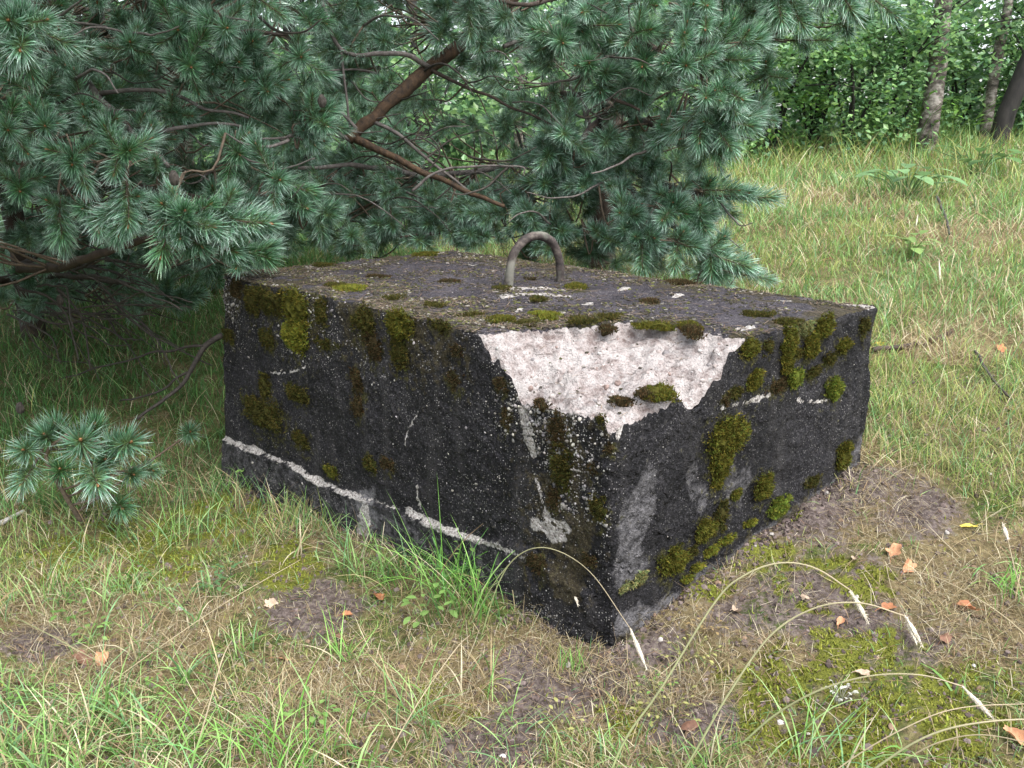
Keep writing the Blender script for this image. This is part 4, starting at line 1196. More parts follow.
limbsB = [
    (spline([tB + [0.02, 0, 2.5], at_depth(540, -30, 5.3), at_depth(474, 32, 4.9), at_depth(420, 76, 4.7), at_depth(382, 110, 4.58), at_depth(349, 139, 4.5)], 40), 0.043, 0.030, M_BARKR),
    ([(352, 136, 4.52), (385, 152, 4.48), (425, 172, 4.42), (470, 192, 4.36), (505, 206, 4.3)], 0.022, 0.010, M_BARKR),
    ([(352, 140, 4.5), (325, 126, 4.42), (298, 132, 4.3), (280, 140, 4.2)], 0.012, 0.006, M_BARKG),
    ([(358, 130, 4.5), (340, 112, 4.5), (320, 125, 4.4)], 0.010, 0.006, M_BARKG),
    ([(428, 68, 4.7), (405, 56, 4.62), (375, 54, 4.55), (341, 50, 4.5), (325, 10, 4.5), (318, -20, 4.6)], 0.014, 0.008, M_BARKG),
    ([(341, 50, 4.5), (345, 90, 4.5), (350, 130, 4.5)], 0.008, 0.006, M_BARKG),
    ([(430, 70, 4.72), (455, 82, 4.7), (490, 97, 4.65), (540, 120, 4.6), (575, 145, 4.5)], 0.012, 0.005, M_BARK),
    ([(370, 122, 4.55), (400, 135, 4.5), (430, 160, 4.45), (470, 190, 4.4)], 0.012, 0.006, M_BARKG),
    ([(412, 190, 4.35), (430, 176, 4.35), (465, 167, 4.35), (520, 165, 4.35), (524, 175, 4.35)], 0.009, 0.004, M_BARKG),
    ([(425, 160, 4.45), (450, 140, 4.5), (480, 130, 4.5)], 0.006, 0.003, M_DEAD),
    ([(440, 150, 4.45), (432, 140, 4.45), (410, 134, 4.45)], 0.005, 0.003, M_DEAD),
    ([(425, 172, 4.42), (440, 152, 4.4), (420, 136, 4.4), (405, 132, 4.4)], 0.005, 0.003, M_DEAD),
    ([(300, 170, 4.5), (340, 165, 4.6), (380, 168, 4.8), (450, 175, 5.2), (590, 150, 6.0)], 0.010, 0.02, M_BARKG),
    ([(600, 140, 6.0), (640, 200, 4.9), (690, 238, 4.2), (740, 268, 3.85)], 0.026, 0.007, M_BARK),
    ([(600, 0, 6.0), (640, 40, 4.8), (690, 65, 4.1), (740, 95, 3.8)], 0.026, 0.007, M_BARK),
    ([(600, -60, 6.0), (700, -30, 4.8), (790, -12, 4.2), (890, 0, 4.0)], 0.026, 0.007, M_BARK),
    ([(600, 150, 6.0), (650, 178, 4.9), (710, 196, 4.2), (778, 201, 3.9)], 0.022, 0.006, M_BARK),
    ([(600, 120, 6.0), (530, 190, 5.2), (470, 225, 4.7), (400, 238, 4.6)], 0.022, 0.006, M_BARK),
    ([(600, 60, 6.0), (560, 90, 5.0), (600, 95, 4.4), (640, 110, 4.2)], 0.022, 0.006, M_BARK),
    ([(600, 100, 6.0), (640, 120, 4.8), (690, 135, 4.1), (740, 128, 3.85)], 0.022, 0.006, M_BARK),
    ([(600, -20, 6.0), (560, -5, 5.0), (520, 5, 4.6), (470, -10, 4.6)], 0.020, 0.006, M_BARK),
    ([(505, 48, 4.5), (530, 38, 4.6), (600, 20, 5.0)], 0.012, 0.014, M_BARKG),
    ([(670, 182, 4.3), (672, 165, 4.2), (670, 160, 4.2)], 0.005, 0.003, M_DEAD), ([(655, 206, 4.2), (670, 186, 4.2), (680, 182, 4.2)], 0.006, 0.003, M_DEAD),
]
limbsB += bare_twigs((310, 20, 520, 215), lambda u: yB(u) + 0.05, 26, 302) + bare_twigs((530, 20, 730, 240), lambda u: yB(u) + 0.1, 16, 303)
PINE_B = pine('pine behind the block with a bare reddish limb and boughs reaching right', tB, 'pines round the block', trunkB, 0.12, limbsB, clB,
              (np.array([TB[0], 5.3, 3.7]), np.array([2.4, 1.7, 1.4]), 40), 22)

# pine added further back on the left to block light between the two
TC = np.array([at_depth(190, 250, 8.2)[0], 8.2, 0.0]); TC[2] = gz(TC[0], TC[1])
tC = TC - [0, 0, 0.1]
PCC = [(-20, 60), (420, 60), (420, 225), (300, 262), (190, 300), (-20, 318)]
clC = fill(PCC, 200, lambda u, v, r: 6.3 + 2.2 * r.random(), TC, 35, sc=(1.1, 1.5))
limbsC = [(np.array([tC + np.array([0, 0, h]) + np.array([math.cos(a), math.sin(a), 0.1]) * s for s in np.linspace(0, 2.2, 10)]), 0.03, 0.008, M_BARK) for h, a in zip(np.linspace(0.9, 3.6, 14), np.arange(14) * 2.2)]
PINE_C = pine('pine added further back on the left to darken the gaps behind the nearer boughs', tC, 'pines round the block', [tC, tC + [0.05, 0, 1.5], tC + [0, 0, 3], tC + [0.1, 0, 5.4]], 0.10, limbsC, clC,
              (np.array([TC[0], 8.0, 3.8]), np.array([2.4, 1.9, 1.6]), 200), 23, maxobj=120)

# young pine beside the block
SG = on_ground(84, 522)
sap = []
for u, v, Y, dx, dz, nl, sc in [(81, 442, 2.84, 0.0, 0.15, 0, 1.45), (127, 443, 2.9, 0.35, 0.1, 0, 1.3), (96, 480, 2.82, 0.05, -0.35, 0, 1.3), (24, 450, 2.95, -0.25, 0.0, 0, 1.1), (24, 480, 2.95, -0.3, -0.4, 0, 1.0), (122, 508, 2.95, 0.2, -0.3, 0, 1.0),
                                (112, 444, 3.0, 0.2, 0.4, 0, 1.0), (55, 425, 3.05, -0.2, 0.8, 0, 1.0), (190, 432, 3.4, 0.1, 0.1, 0, 0.9), (150, 470, 3.1, 0.5, -0.1, 0, 0.8), (95, 425, 3.1, 0.1, 0.8, 0, 1.0), (60, 470, 2.95, 0.0, 0.1, 0, 1.1), (105, 460, 2.95, 0.2, 0.2, 0, 1.1), (45, 435, 3.0, -0.2, 0.3, 0, 1.1), (135, 475, 3.0, 0.4, -0.1, 0, 0.9)]:
    pin(sap, u, v, Y, unit(toc(u, v, Y) * 0.75 + np.array([dx, 0, dz])), nl, sc)
sb = SG - [0, 0, 0.03]
rootp = obj('young_pine', None, label='small young pine with starry blue-green shoots left of the block foot', cat='young pine', loc=tuple(sb))
stem = spline([sb, at_depth(62, 490, 3.0), at_depth(46, 455, 3.02), at_depth(70, 432, 3.0)], 16)
mb = MB(); v_, t_, q_ = tube(stem, np.linspace(0.010, 0.006, 16), 7, wob=0.1); mb.add(v_ - sb, t_, q_)
obj('stem', mb.mesh('young_pine_stem', M_TWIG, True), rootp)
rs = np.random.default_rng(66)
for (p, d, nl, sc) in sap:
    q = p - d * 0.09 * sc
    k = np.argmin(np.linalg.norm(stem - q, axis=1))
    mb = MB(); v_, t_, q_ = tube(spline([q, q - d * 0.06, stem[k]], 8), np.linspace(0.003, 0.005, 8), 5); mb.add(v_ - sb, t_, q_)
    obj('twig', mb.mesh('young_pine_twig', M_TWIG, True), rootp)
    o = obj('pine_shoot', SHOOTS[[2, 5, 0][rs.integers(3)]], rootp)
    M = np.eye(4); M[:3, :3] = frames(d[None], rs)[0] * sc; M[:3, 3] = q - sb
    o.matrix_local = Matrix(M.tolist())

# ------------------------------------------------------------------ background wood
M_LEAF = leafy_mat('broad_leaf', rough=0.38, trans=0.48, var=0.15, spec=0.6, scale=3.0)
M_DARKBARK = bark_mat('dark_bark', (0.006, 0.0055, 0.005), (0.034, 0.029, 0.025), 14.0, 0.3, 1.0)
def birch_mat():
    m, n, l, p = new_mat('birch_bark')
    tc = n.new('ShaderNodeTexCoord')
    mp = n.new('ShaderNodeMapping'); mp.inputs['Scale'].default_value = (1.8, 1.8, 3.0); l.new(tc.outputs['Object'], mp.inputs[0])
    nz = N(n, 'ShaderNodeTexNoise', Scale=2.6, Detail=5.0, Roughness=0.7); l.new(mp.outputs[0], nz.inputs['Vector'])
    rp = ramp(n, [(0.40, (0.030, 0.024, 0.020)), (0.50, (0.13, 0.105, 0.09)), (0.60, (0.36, 0.32, 0.29))]); l.new(nz.outputs[0], rp.inputs[0])
    l.new(rp.outputs[0], p.inputs['Base Color']); p.inputs['Roughness'].default_value = 0.75
    b = N(n, 'ShaderNodeBump', Strength=0.5, Distance=0.02); l.new(nz.outputs[0], b.inputs['Height']); l.new(b.outputs[0], p.inputs['Normal'])
    return m
M_BIRCH = birch_mat()

def leaf_cloud(rng, centres, sig, n, size, cols, flat=0.5):
    """n leaves gathered round clump centres: V, T, C"""
    k = rng.integers(len(centres), size=n)
    p = centres[k] + rng.normal(size=(n, 3)) * sig
    nrm = unit(np.stack([rng.normal(0, 1, n) * flat, rng.normal(0, 1, n) * flat - 0.15, np.ones(n)], -1) + rng.normal(0, 0.35, (n, 3)))
    t = unit(np.cross(nrm, rng.normal(size=(n, 3))))
    s = np.cross(nrm, t)
    L = size * rng.uniform(0.6, 1.25, n)[:, None]
    V = np.stack([p - t * L * 0.5, p + s * L * 0.32 + nrm * L * 0.08, p + t * L * 0.55, p - s * L * 0.32 + nrm * L * 0.08], 1).reshape(-1, 3)
    o = 4 * np.arange(n)[:, None, None]
    T = (np.array([[0, 1, 2], [0, 2, 3]])[None] + o).reshape(-1, 3)
    cb = rng.uniform(0.7, 1.25, len(centres))[k]
    c = np.asarray(cols)[rng.integers(len(cols), size=n)] * (rng.uniform(0.75, 1.25, n) * cb)[:, None]
    return V, T, np.repeat(c, 4, axis=0)

GREENS = [(0.17, 0.32, 0.13), (0.22, 0.39, 0.15), (0.31, 0.49, 0.19), (0.14, 0.28, 0.14)]
def shrub(P, h, w, n, size, label, seed, cols=GREENS, lean=0.0):
    rng = np.random.default_rng(seed)
    P = np.asarray(P, float)
    root = obj('shrub', None, label=label, cat='shrub', group='leafy shrubs at the edge of the wood', loc=tuple(P))
    nst = 4
    cen = []
    for k in range(nst):
        a = 6.283 * k / nst + rng.uniform(0, 1)
        e = np.array([math.cos(a) * w * 0.5, math.sin(a) * w * 0.5, h * rng.uniform(0.7, 1.0)])
        K = spline([np.array([0, 0, -0.1]), e * [0.25, 0.25, 0.4] + rng.normal(0, 0.06, 3), e * [0.6, 0.6, 0.75] + rng.normal(0, 0.1, 3), e], 12)
        st = MB(); v, t, q = tube(K, np.linspace(0.028, 0.008, 12), 6); st.add(v, t, q)
        for j in range(3):
            b = K[rng.integers(4, 11)]
            f = b + rng.normal(0, 1, 3) * [w * 0.35, w * 0.35, 0.25]
            v, t, q = tube(spline([b, (b + f) / 2 + [0, 0, 0.06], f], 7), np.linspace(0.010, 0.004, 7), 5, cap=False); st.add(v, t, q)
            cen.append(f)
        cen += list(K[5:])
        obj('stem', st.mesh('shrub_stem', M_DARKBARK, True), root)
    cen = np.array(cen)
    ex = rng.uniform(-1, 1, (60, 3)) * [w * 0.6, w * 0.5, h * 0.5] + [0, 0, h * 0.48]
    cen = np.concatenate([cen, ex])
    V, T, C = leaf_cloud(rng, cen, np.array([0.15, 0.15, 0.10]), n, size, cols)
    k = np.repeat(V.reshape(-1, 4, 3)[:, 0, 2] > 0.02, 4)
    obj('crown', make_mesh('shrub_leaves', V, T, M_LEAF, colr=C), root)
    return root

def tree(name, P, path, r0, r1, mat, label, cat, seed, group, n=1500, crown=None, low=None, size=0.10):
    """broad-leaved tree: trunk along path (relative), limbs and a crown"""
    rng = np.random.default_rng(seed)
    P = np.asarray(P, float)
    root = obj(name, None, label=label, cat=cat, group=group, loc=tuple(P))
    K = spline(path, 40)
    v, t, q = tube(K, np.linspace(r0, r1, 40), 12, wob=0.14, seed=seed)
    fl = 1 + 0.5 * np.exp(-np.maximum(v[:, 2], 0) / 0.15)
    mb = MB(); mb.add(v, t, q); obj('trunk', mb.mesh(name + '_trunk', mat, True), root)
    cen = []
    for k in range(14):
        b = K[rng.integers(26, 39)]
        a = rng.uniform(0, 6.283); L = rng.uniform(0.8, 2.0)
        f = b + np.array([math.cos(a) * L, math.sin(a) * L, rng.uniform(-0.4, 0.7) * L])
        KK = spline([b, (b + f) / 2 + [0, 0, 0.12], f], 9)
        v, t, q = tube(KK, np.linspace(0.035, 0.008, 9), 6); lm = MB(); lm.add(v, t, q)
        obj('limb', lm.mesh(name + '_limb', mat, True), root)
        cen += list(KK[3:])
    cen = np.array(cen)
    if low is not None: cen = np.concatenate([cen, np.array(low)])
    V, T, C = leaf_cloud(rng, cen, np.array([0.32, 0.32, 0.25]), n, size, GREENS)
    obj('crown', make_mesh(name + '_leaves', V, T, M_LEAF, colr=C), root)
    return root

P1 = on_ground(924, 152); P2 = on_ground(995, 150); 
tree('birch_tree', P1, [(0, 0, -0.2), (0.02, 0, 1.0), (-0.02, 0, 2.2), (0.1, 0.1, 6.0)], 0.135, 0.08, M_BIRCH, 'thick birch trunk with pale peeling bark at the meadow edge', 'birch tree', 41, 'trees of the wood edge')
P3 = np.array([at_depth(984, 140, P1[1] + 2.2)[0], P1[1] + 2.2, 0]); P3[2] = gz(P3[0], P3[1])
tree('birch_tree', P3, [(0, 0, -0.2), (0.0, 0, 1.2), (0.03, 0, 2.4), (-0.1, 0.1, 6.0)], 0.09, 0.05, M_BIRCH, 'slimmer birch trunk between the thick birch and the dark leaning trunk', 'birch tree', 42, 'trees of the wood edge')
_s = P2[1] / FPX
tree('dark_tree', P2, [(0, 0, -0.2), (0.05, 0, 0.35), (0.22, 0, 1.0), (0.48, 0, 2.0), (0.7, 0.1, 3.2), (1.0, 0.2, 6.0)], 0.125, 0.085, M_DARKBARK, 'dark thick trunk leaning right at the edge of the meadow', 'tree', 43, 'trees of the wood edge')
P4 = np.array([at_depth(814, 150, P1[1] + 1.4)[0], P1[1] + 1.4, 0]); P4[2] = gz(P4[0], P4[1])
tree('young_tree', P4, [(0, 0, -0.2), (0.02, 0, 1.0), (-0.05, 0, 1.6), (0.1, 0, 4.5)], 0.06, 0.03, M_DARKBARK, 'thin dark young tree with bent side branches among the shrubs', 'tree', 44, 'trees of the wood edge')
TRL = ['dark trunk far behind the pine on the left', 'dark trunk behind the leftmost pine boughs, second from the left', 'dark trunk seen through the gap beside the bare reddish limb', 'pale birch trunk seen through the pine boughs behind the block', 'dark trunk in the wood behind the pine with the reddish limb', 'dark trunk in the wood just right of the pine boughs', 'slender dark trunk behind the low boughs on the far left']
for k, (x, y, r) in enumerate([(-6.5, 13.5, 0.14), (-3.8, 15.5, 0.16), (-1.4, 13.0, 0.12), (0.1, 15.0, 0.10), (1.6, 16.5, 0.15), (3.4, 16.0, 0.12), (-5.0, 11.0, 0.10)]):
    tree('background_tree', (x, y, gz(x, y)), [(0, 0, -0.2), (0.05, 0, 1.5), (-0.05, 0, 3.0), (0.1, 0, 7.0)], r, r * 0.5, [M_DARKBARK, M_BIRCH][k % 4 == 3], TRL[k], 'tree', 50 + k, 'trees of the wood behind the pines', n=2200, size=0.12)

SH = [(690, 160, 0.0, 2.2), (730, 158, 0.6, 2.4), (770, 156, 0.0, 2.0), (812, 154, 0.3, 2.3), (850, 153, 0.0, 1.9), (885, 152, 0.6, 2.3), (955, 150, 3.2, 2.2), (1030, 146, 0.9, 2.4), (1060, 145, 0.1, 2.2), (640, 165, 0.8, 2.4)]
SHL = ['leafy green shrub beside the pine boughs right of the block', 'tall shrub filling the gap right of the pine', 'rounded bright green shrub at the far meadow edge', 'shrub round the thin young tree', 'low green shrub left of the thick birch',
       'tall shrub close behind the left side of the thick birch', 'shrub between the thick birch and the dark trunk', 'shrub right of the dark leaning trunk', 'shrub at the right picture edge behind the meadow', 'shrub half hidden behind the right pine boughs']
for k, ((u, v, dy, h), lab) in enumerate(zip(SH, SHL)):
    P = on_ground(u, v); P = np.array([P[0] * (1 + dy / P[1]), P[1] + dy, 0]); P[2] = gz(P[0], P[1])
    shrub(P, h, 1.7, 3600, 0.082, lab, 60 + k, cols=GREENS if k % 3 else [(0.18, 0.35, 0.08), (0.27, 0.45, 0.11), (0.12, 0.27, 0.08)])
SHD = ['leftmost of the row', 'second from the left', 'third from the left', 'left of the bare reddish limb', 'seen in the gap by the bare reddish limb', 'above the iron loop', 'right of the iron loop']
for k, (x, y) in enumerate([(-7.5, 11.5), (-5.6, 12.6), (-4.0, 11.2), (-2.6, 12.4), (-1.2, 11.4), (0.3, 12.6), (1.2, 11.3)]):
    shrub((x, y, gz(x, y)), 2.3, 1.8, 1500, 0.11, 'dim green shrub behind the pines, ' + SHD[k], 80 + k)

def far_wood():
    rng = np.random.default_rng(99)
    n = 620
    a = np.radians(rng.uniform(-50, 55, n)); r = rng.uniform(15.5, 27, n)
    c = np.stack([r * np.sin(a), r * np.cos(a), 0.7 + rng.uniform(0, 1, n) ** 1.7 * 8.0], -1)
    V, T, C = leaf_cloud(rng, c, np.array([0.8, 0.8, 0.7]), 110000, 0.24, [(0.16, 0.29, 0.14), (0.20, 0.35, 0.16), (0.13, 0.25, 0.13)])
    obj('far_wood', make_mesh('far_wood', V, T, M_LEAF, colr=C), kind='stuff', label='leafy mass of the wood far behind')
far_wood()

# ------------------------------------------------------------------ ground cover
_foot = np.array([(NF + (NT - NF) * 0.27)[:2], (LF + (LT - LF) * 0.2)[:2], BF[:2], (RF + (RT - RF) * 0.4)[:2]])
def in_block(x, y):
    r = np.zeros(x.shape, bool)
    for k in range(4):
        (x1, y1), (x2, y2) = _foot[k], _foot[(k + 1) % 4]
        c = ((y1 > y) != (y2 > y)) & (x < (x2 - x1) * (y - y1) / (y2 - y1 + 1e-12) + x1)
        r ^= c
    return r
def sample_polar(n, r0, r1, a0=-37, a1=37, rng=RNG):
    a = np.radians(rng.uniform(a0, a1, n)); r = np.exp(rng.uniform(math.log(r0), math.log(r1), n))
    x, y = r * np.sin(a), r * np.cos(a)
    k = ~in_block(x, y)
    x, y, r = x[k], y[k], r[k]
    return np.stack([x, y, gz(x, y)], -1), r

M_GRASS = leafy_mat('grass_blade', rough=0.5, trans=0.32, var=0.12, spec=0.3, scale=12.0)
FRESH = np.array([(0.135, 0.275, 0.062), (0.20, 0.355, 0.10), (0.30, 0.45, 0.17), (0.165, 0.325, 0.14)])
OLIVE = np.array([(0.30, 0.35, 0.105), (0.38, 0.39, 0.13), (0.27, 0.33, 0.085)])
STRAWC = np.array([(0.46, 0.38, 0.22), (0.37, 0.29, 0.16), (0.58, 0.52, 0.36), (0.27, 0.19, 0.11)])
def pick(rng, pal, n): return pal[rng.integers(len(pal), size=n)] * rng.uniform(0.8, 1.2, (n, 1))

def grass_obj(name, P, L, W, lean, curl, C, segs, label, az=None, rng=RNG):
    n = len(P)
    az = rng.uniform(0, 6.283, n) if az is None else az
    V, T, m = blades(P - [0, 0, 0.004], L, W, az, lean, curl, segs, twist=rng.normal(0, 0.7, n))
    shade = np.tile(np.linspace(0.9, 1.08, m), n)[:, None]
    return V, T, np.repeat(C, m, axis=0) * shade

def join(parts):
    V, T, C, o = [], [], [], 0
    for v, t, c in parts:
        V.append(v); T.append(t + o); C.append(c); o += len(v)
    return np.concatenate(V), np.concatenate(T), np.concatenate(C)

def build_meadow():
    rng = np.random.default_rng(101)
    P, r = sample_polar(120000, 2.9, 17, rng=rng)
    bare = spots(P, BARE, 3, hard=1.15); moss = spots(P, MOSS, 4, hard=0.8); straw = spots(P, STRAW, 6)
    k = rng.random(len(P)) > np.maximum(np.sqrt(bare) * 0.97, moss * 0.9)
    P, r, straw = P[k], r[k], straw[k]
    n = len(P)
    pat = fbm(P * [1, 1, 0], 1.1, 3, 140)
    pat2 = fbm(P * [1, 1, 0], 3.5, 2, 141)
    kind = rng.random(n) + 0.9 * pat + 0.22
    C = np.where((kind > 0.62)[:, None], pick(rng, FRESH, n), pick(rng, OLIVE, n))
    dry = rng.random(n) < np.clip(0.20 + 0.5 * straw + 0.35 * pat2, 0.03, 0.9)
    C = np.where(dry[:, None], pick(rng, STRAWC, n), C)
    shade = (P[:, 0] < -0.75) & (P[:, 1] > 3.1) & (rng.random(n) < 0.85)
    C = np.where(shade[:, None], np.array([(0.07, 0.17, 0.045)]) * rng.uniform(0.7, 1.5, (n, 1)), C)  # deep green under the left pine, darkened so colour carries some of its shade
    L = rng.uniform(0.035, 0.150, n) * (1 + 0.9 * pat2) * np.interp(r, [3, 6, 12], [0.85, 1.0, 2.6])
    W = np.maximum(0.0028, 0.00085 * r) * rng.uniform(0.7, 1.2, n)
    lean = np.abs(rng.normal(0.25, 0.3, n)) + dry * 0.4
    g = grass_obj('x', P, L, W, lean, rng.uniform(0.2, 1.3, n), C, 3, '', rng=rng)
    # longer arching blades and dry stems standing over it
    P, r = sample_polar(9000, 3.0, 14, rng=rng)
    bare = spots(P, BARE, 3)
    P, r = P[rng.random(len(P)) > bare], r[rng.random(len(P)) > bare] if False else r[:0]
    P2, r2 = sample_polar(8000, 3.0, 14, rng=rng)
    P2, r2 = P2[spots(P2, BARE, 3) < 0.3], r2[spots(P2, BARE, 3) < 0.3]
    n = len(P2)
    dry = rng.random(n) < 0.45
    C = np.where(dry[:, None], pick(rng, STRAWC, n), pick(rng, FRESH, n))
    g2 = grass_obj('x', P2, rng.uniform(0.12, 0.26, n), np.maximum(0.0026, 0.0007 * r2), np.abs(rng.normal(0.2, 0.25, n)), rng.uniform(0.4, 1.8, n), C, 4, '', rng=rng)
    # straw lying flat
    P3, r3 = sample_polar(9000, 2.6, 9, rng=rng)
    n = len(P3)
    kk = rng.random(n) > np.maximum(spots(P3, BARE, 3), spots(P3, MOSS, 4)) * 0.96
    P3, r3 = P3[kk], r3[kk]; n = len(P3)
    g3_ = grass_obj('x', P3 + [0, 0, 0.012], 0.03 + 0.16 * rng.random(n) ** 2, np.maximum(0.0016, 0.0005 * r3), rng.normal(1.3, 0.25, n), rng.uniform(-0.2, 1.0, n), pick(rng, STRAWC, n), 3, '', rng=rng)
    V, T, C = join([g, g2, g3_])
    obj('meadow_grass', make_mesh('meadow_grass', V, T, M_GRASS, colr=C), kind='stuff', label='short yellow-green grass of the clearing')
build_meadow()

TUFTY = [(60, 730, 150, 70), (250, 700, 130, 90), (440, 600, 70, 70), (420, 700, 90, 70), (350, 560, 60, 60), (120, 600, 160, 80), (470, 560, 40, 40), (100, 530, 110, 30), (330, 745, 110, 40), (170, 740, 130, 45), (210, 520, 50, 40)]
def build_near_grass():
    rng = np.random.default_rng(202)
    parts = []
    # low sprouts and short grass
    P, r = sample_polar(48000, 1.25, 3.8, rng=rng)
    bare = spots(P, BARE, 3, hard=1.1); moss = spots(P, MOSS, 4, hard=0.8); straw = spots(P, STRAW, 6)
    pat = fbm(P * [1, 1, 0], 6.0, 3, 241)
    u, v, zc = project(P)
    rightside = sstep(520, 680, u)
    keep = rng.random(len(P)) > np.clip(np.maximum(bare * 0.88, moss * 0.75) + rightside * 0.10 - pat * 1.1 + 0.12, 0, 0.97)
    P, pat, straw = P[keep], pat[keep], straw[keep]; n = len(P)
    dry = rng.random(n) < np.clip(0.46 + 0.35 * straw - 0.3 * pat, 0.10, 0.92)
    C = np.where(dry[:, None], pick(rng, STRAWC, n) * 0.85, np.where((rng.random(n) < 0.45)[:, None], pick(rng, OLIVE, n) * 0.85, pick(rng, FRESH, n) * 0.9))
    parts.append(grass_obj('x', P, rng.uniform(0.012, 0.055, n) * (1 + 0.4 * pat), rng.uniform(0.0016, 0.0030, n), np.abs(rng.normal(0.5, 0.45, n)), rng.uniform(0.1, 1.4, n), C, 3, '', rng=rng))
    # dry blades lying about
    P, r = sample_polar(15000, 1.25, 3.6, rng=rng)
    bare = spots(P, BARE, 3); moss = spots(P, MOSS, 4)
    keep = rng.random(len(P)) > np.maximum(bare * 0.90, moss * 0.93)
    P = P[keep]; n = len(P)
    parts.append(grass_obj('x', P + [0, 0, 0.010], 0.02 + 0.15 * rng.random(n) ** 2, rng.uniform(0.0010, 0.0026, n), rng.normal(1.25, 0.28, n), rng.uniform(-0.3, 1.0, n), pick(rng, STRAWC, n) * rng.uniform(0.5, 1.05, (n, 1)), 4, '', rng=rng))
    # tangles of fine straw
    P, r = sample_polar(90000, 1.3, 3.9, rng=rng)
    P = P[rng.random(len(P)) < spots(P, STRAW, 6) * sstep(-0.2, 0.4, fbm(P * [1, 1, 0], 7.0, 3, 261))]; n = len(P)
    parts.append(grass_obj('x', P + [0, 0, 0.006], 0.02 + 0.11 * rng.random(n) ** 1.6, rng.uniform(0.0009, 0.0019, n), np.abs(rng.normal(1.05, 0.35, n)), rng.uniform(-0.4, 1.6, n), pick(rng, STRAWC, n) * rng.uniform(0.55, 1.1, (n, 1)), 4, '', rng=rng))
    # tussocks of long arching blades
    P, r = sample_polar(5200, 1.3, 3.3, rng=rng)
    w = spots(P, TUFTY, 8, hard=0.8); bare = spots(P, BARE, 3)
    w = w * sstep(-0.30, 0.30, fbm(P * [1, 1, 0], 3.0, 2, 271)) * 1.35
    P = P[rng.random(len(P)) < w * (1 - 0.92 * bare) * 0.31 + 0.006 * (1 - bare)]
    for p in P:
        m = int(rng.integers(3, 15))
        q = p + np.stack([rng.normal(0, 0.014, m), rng.normal(0, 0.014, m), np.zeros(m)], -1)
        lush = rng.random() < 0.55
        C = np.where((rng.random(m) < (0.12 if lush else 0.5))[:, None], pick(rng, STRAWC, m), pick(rng, FRESH, m) * rng.uniform(0.85, 1.25))
        parts.append(grass_obj('x', q, rng.uniform(0.06, 0.25, m) * rng.uniform(0.5, 1.15), rng.uniform(0.0022, 0.0046, m) * rng.choice([1.0, 1.0, 1.0, 1.6]), np.abs(rng.normal(0.30, 0.25, m)), rng.uniform(0.4, 2.0, m), C, 5, '', rng=rng))
    # a fringe against the foot of the left face
    s = rng.random(900); e0, e1 = _foot[0], _foot[1]
    out = unit(np.array([e1[1] - e0[1], -(e1[0] - e0[0])])); out = out if out[1] < 0 else -out
    xy = e0 + (e1 - e0) * s[:, None] + out * (0.005 + np.abs(rng.normal(0, 0.07, 900)))[:, None]
    w = fbm(xy0(xy[:, 0], xy[:, 1]), 4.0, 2, 88)
    kk = rng.random(900) < np.clip(0.25 + 1.6 * w, 0.0, 1) * np.interp(s, [0, 0.12, 0.3, 1], [0.1, 0.5, 1, 0.9])
    xy = xy[kk]; n = len(xy)
    C = np.where((rng.random(n) < 0.25)[:, None], pick(rng, STRAWC, n), pick(rng, FRESH, n))
    parts.append(grass_obj('x', np.c_[xy, gz(xy[:, 0], xy[:, 1])], rng.uniform(0.04, 0.16, n), rng.uniform(0.0022, 0.0042, n), np.abs(rng.normal(0.3, 0.2, n)), rng.uniform(0.3, 1.8, n), C, 5, '', rng=rng))
    # thin growth along the foot of the right face
    s = rng.random(900) ** 0.8; e0, e1 = _foot[0], _foot[3]
    xy = e0 + (e1 - e0) * s[:, None] + NR[:2] * (0.0 + np.abs(rng.normal(0, 0.05, 900)))[:, None]
    kk = rng.random(900) < np.clip(0.25 + 1.8 * fbm(xy0(xy[:, 0], xy[:, 1]), 6.0, 2, 89), 0.0, 1)
    xy = xy[kk]; n = len(xy)
    C = np.where((rng.random(n) < 0.55)[:, None], pick(rng, STRAWC, n) * 0.8, pick(rng, OLIVE, n) * 0.8)
    parts.append(grass_obj('x', np.c_[xy, gz(xy[:, 0], xy[:, 1])], 0.012 + 0.06 * rng.random(n) ** 2, rng.uniform(0.0013, 0.0028, n), np.abs(rng.normal(0.7, 0.4, n)), rng.uniform(0.1, 1.2, n), C, 3, '', rng=rng))
    V, T, C = join(parts)
    obj('grass', make_mesh('near_grass', V, T, M_GRASS, colr=C), kind='stuff', label='mixed green and dry grass growing in the sandy soil')
build_near_grass()

def build_moss_ground():
    rng = np.random.default_rng(303)
    P, r = sample_polar(150000, 1.3, 3.6, rng=rng)
    m = spots(P, MOSS, 4) * sstep(-0.2, 0.2, fbm(P * [1, 1, 0], 14.0, 4, 77, 0.65))
    P = P[rng.random(len(P)) < m * 0.75 + 0.006]
    n = len(P)
    lump = fbm(P * [1, 1, 0], 30.0, 2, 78)
    V, T, k = blades(P + np.stack([0 * lump, 0 * lump, 0.004 * lump], -1), rng.uniform(0.006, 0.016, n) * (1 + 0.5 * lump), rng.uniform(0.003, 0.0055, n), rng.uniform(0, 6.28, n), np.abs(rng.normal(0.45, 0.3, n)), rng.uniform(0, 0.8, n), 2)
    pal = np.array([(0.15, 0.16, 0.025), (0.21, 0.215, 0.04), (0.10, 0.11, 0.018), (0.19, 0.225, 0.04)])
    yb = fbm(P * [1, 1, 0], 5.0, 2, 79)
    C = pick(rng, pal, n) * (1 + 0.35 * yb)[:, None]
    obj('ground_moss', make_mesh('ground_moss', V, T, M_MOSS, colr=np.repeat(C, k, axis=0)), kind='stuff', label='yellow-green moss carpet in patches on the soil')
build_moss_ground()

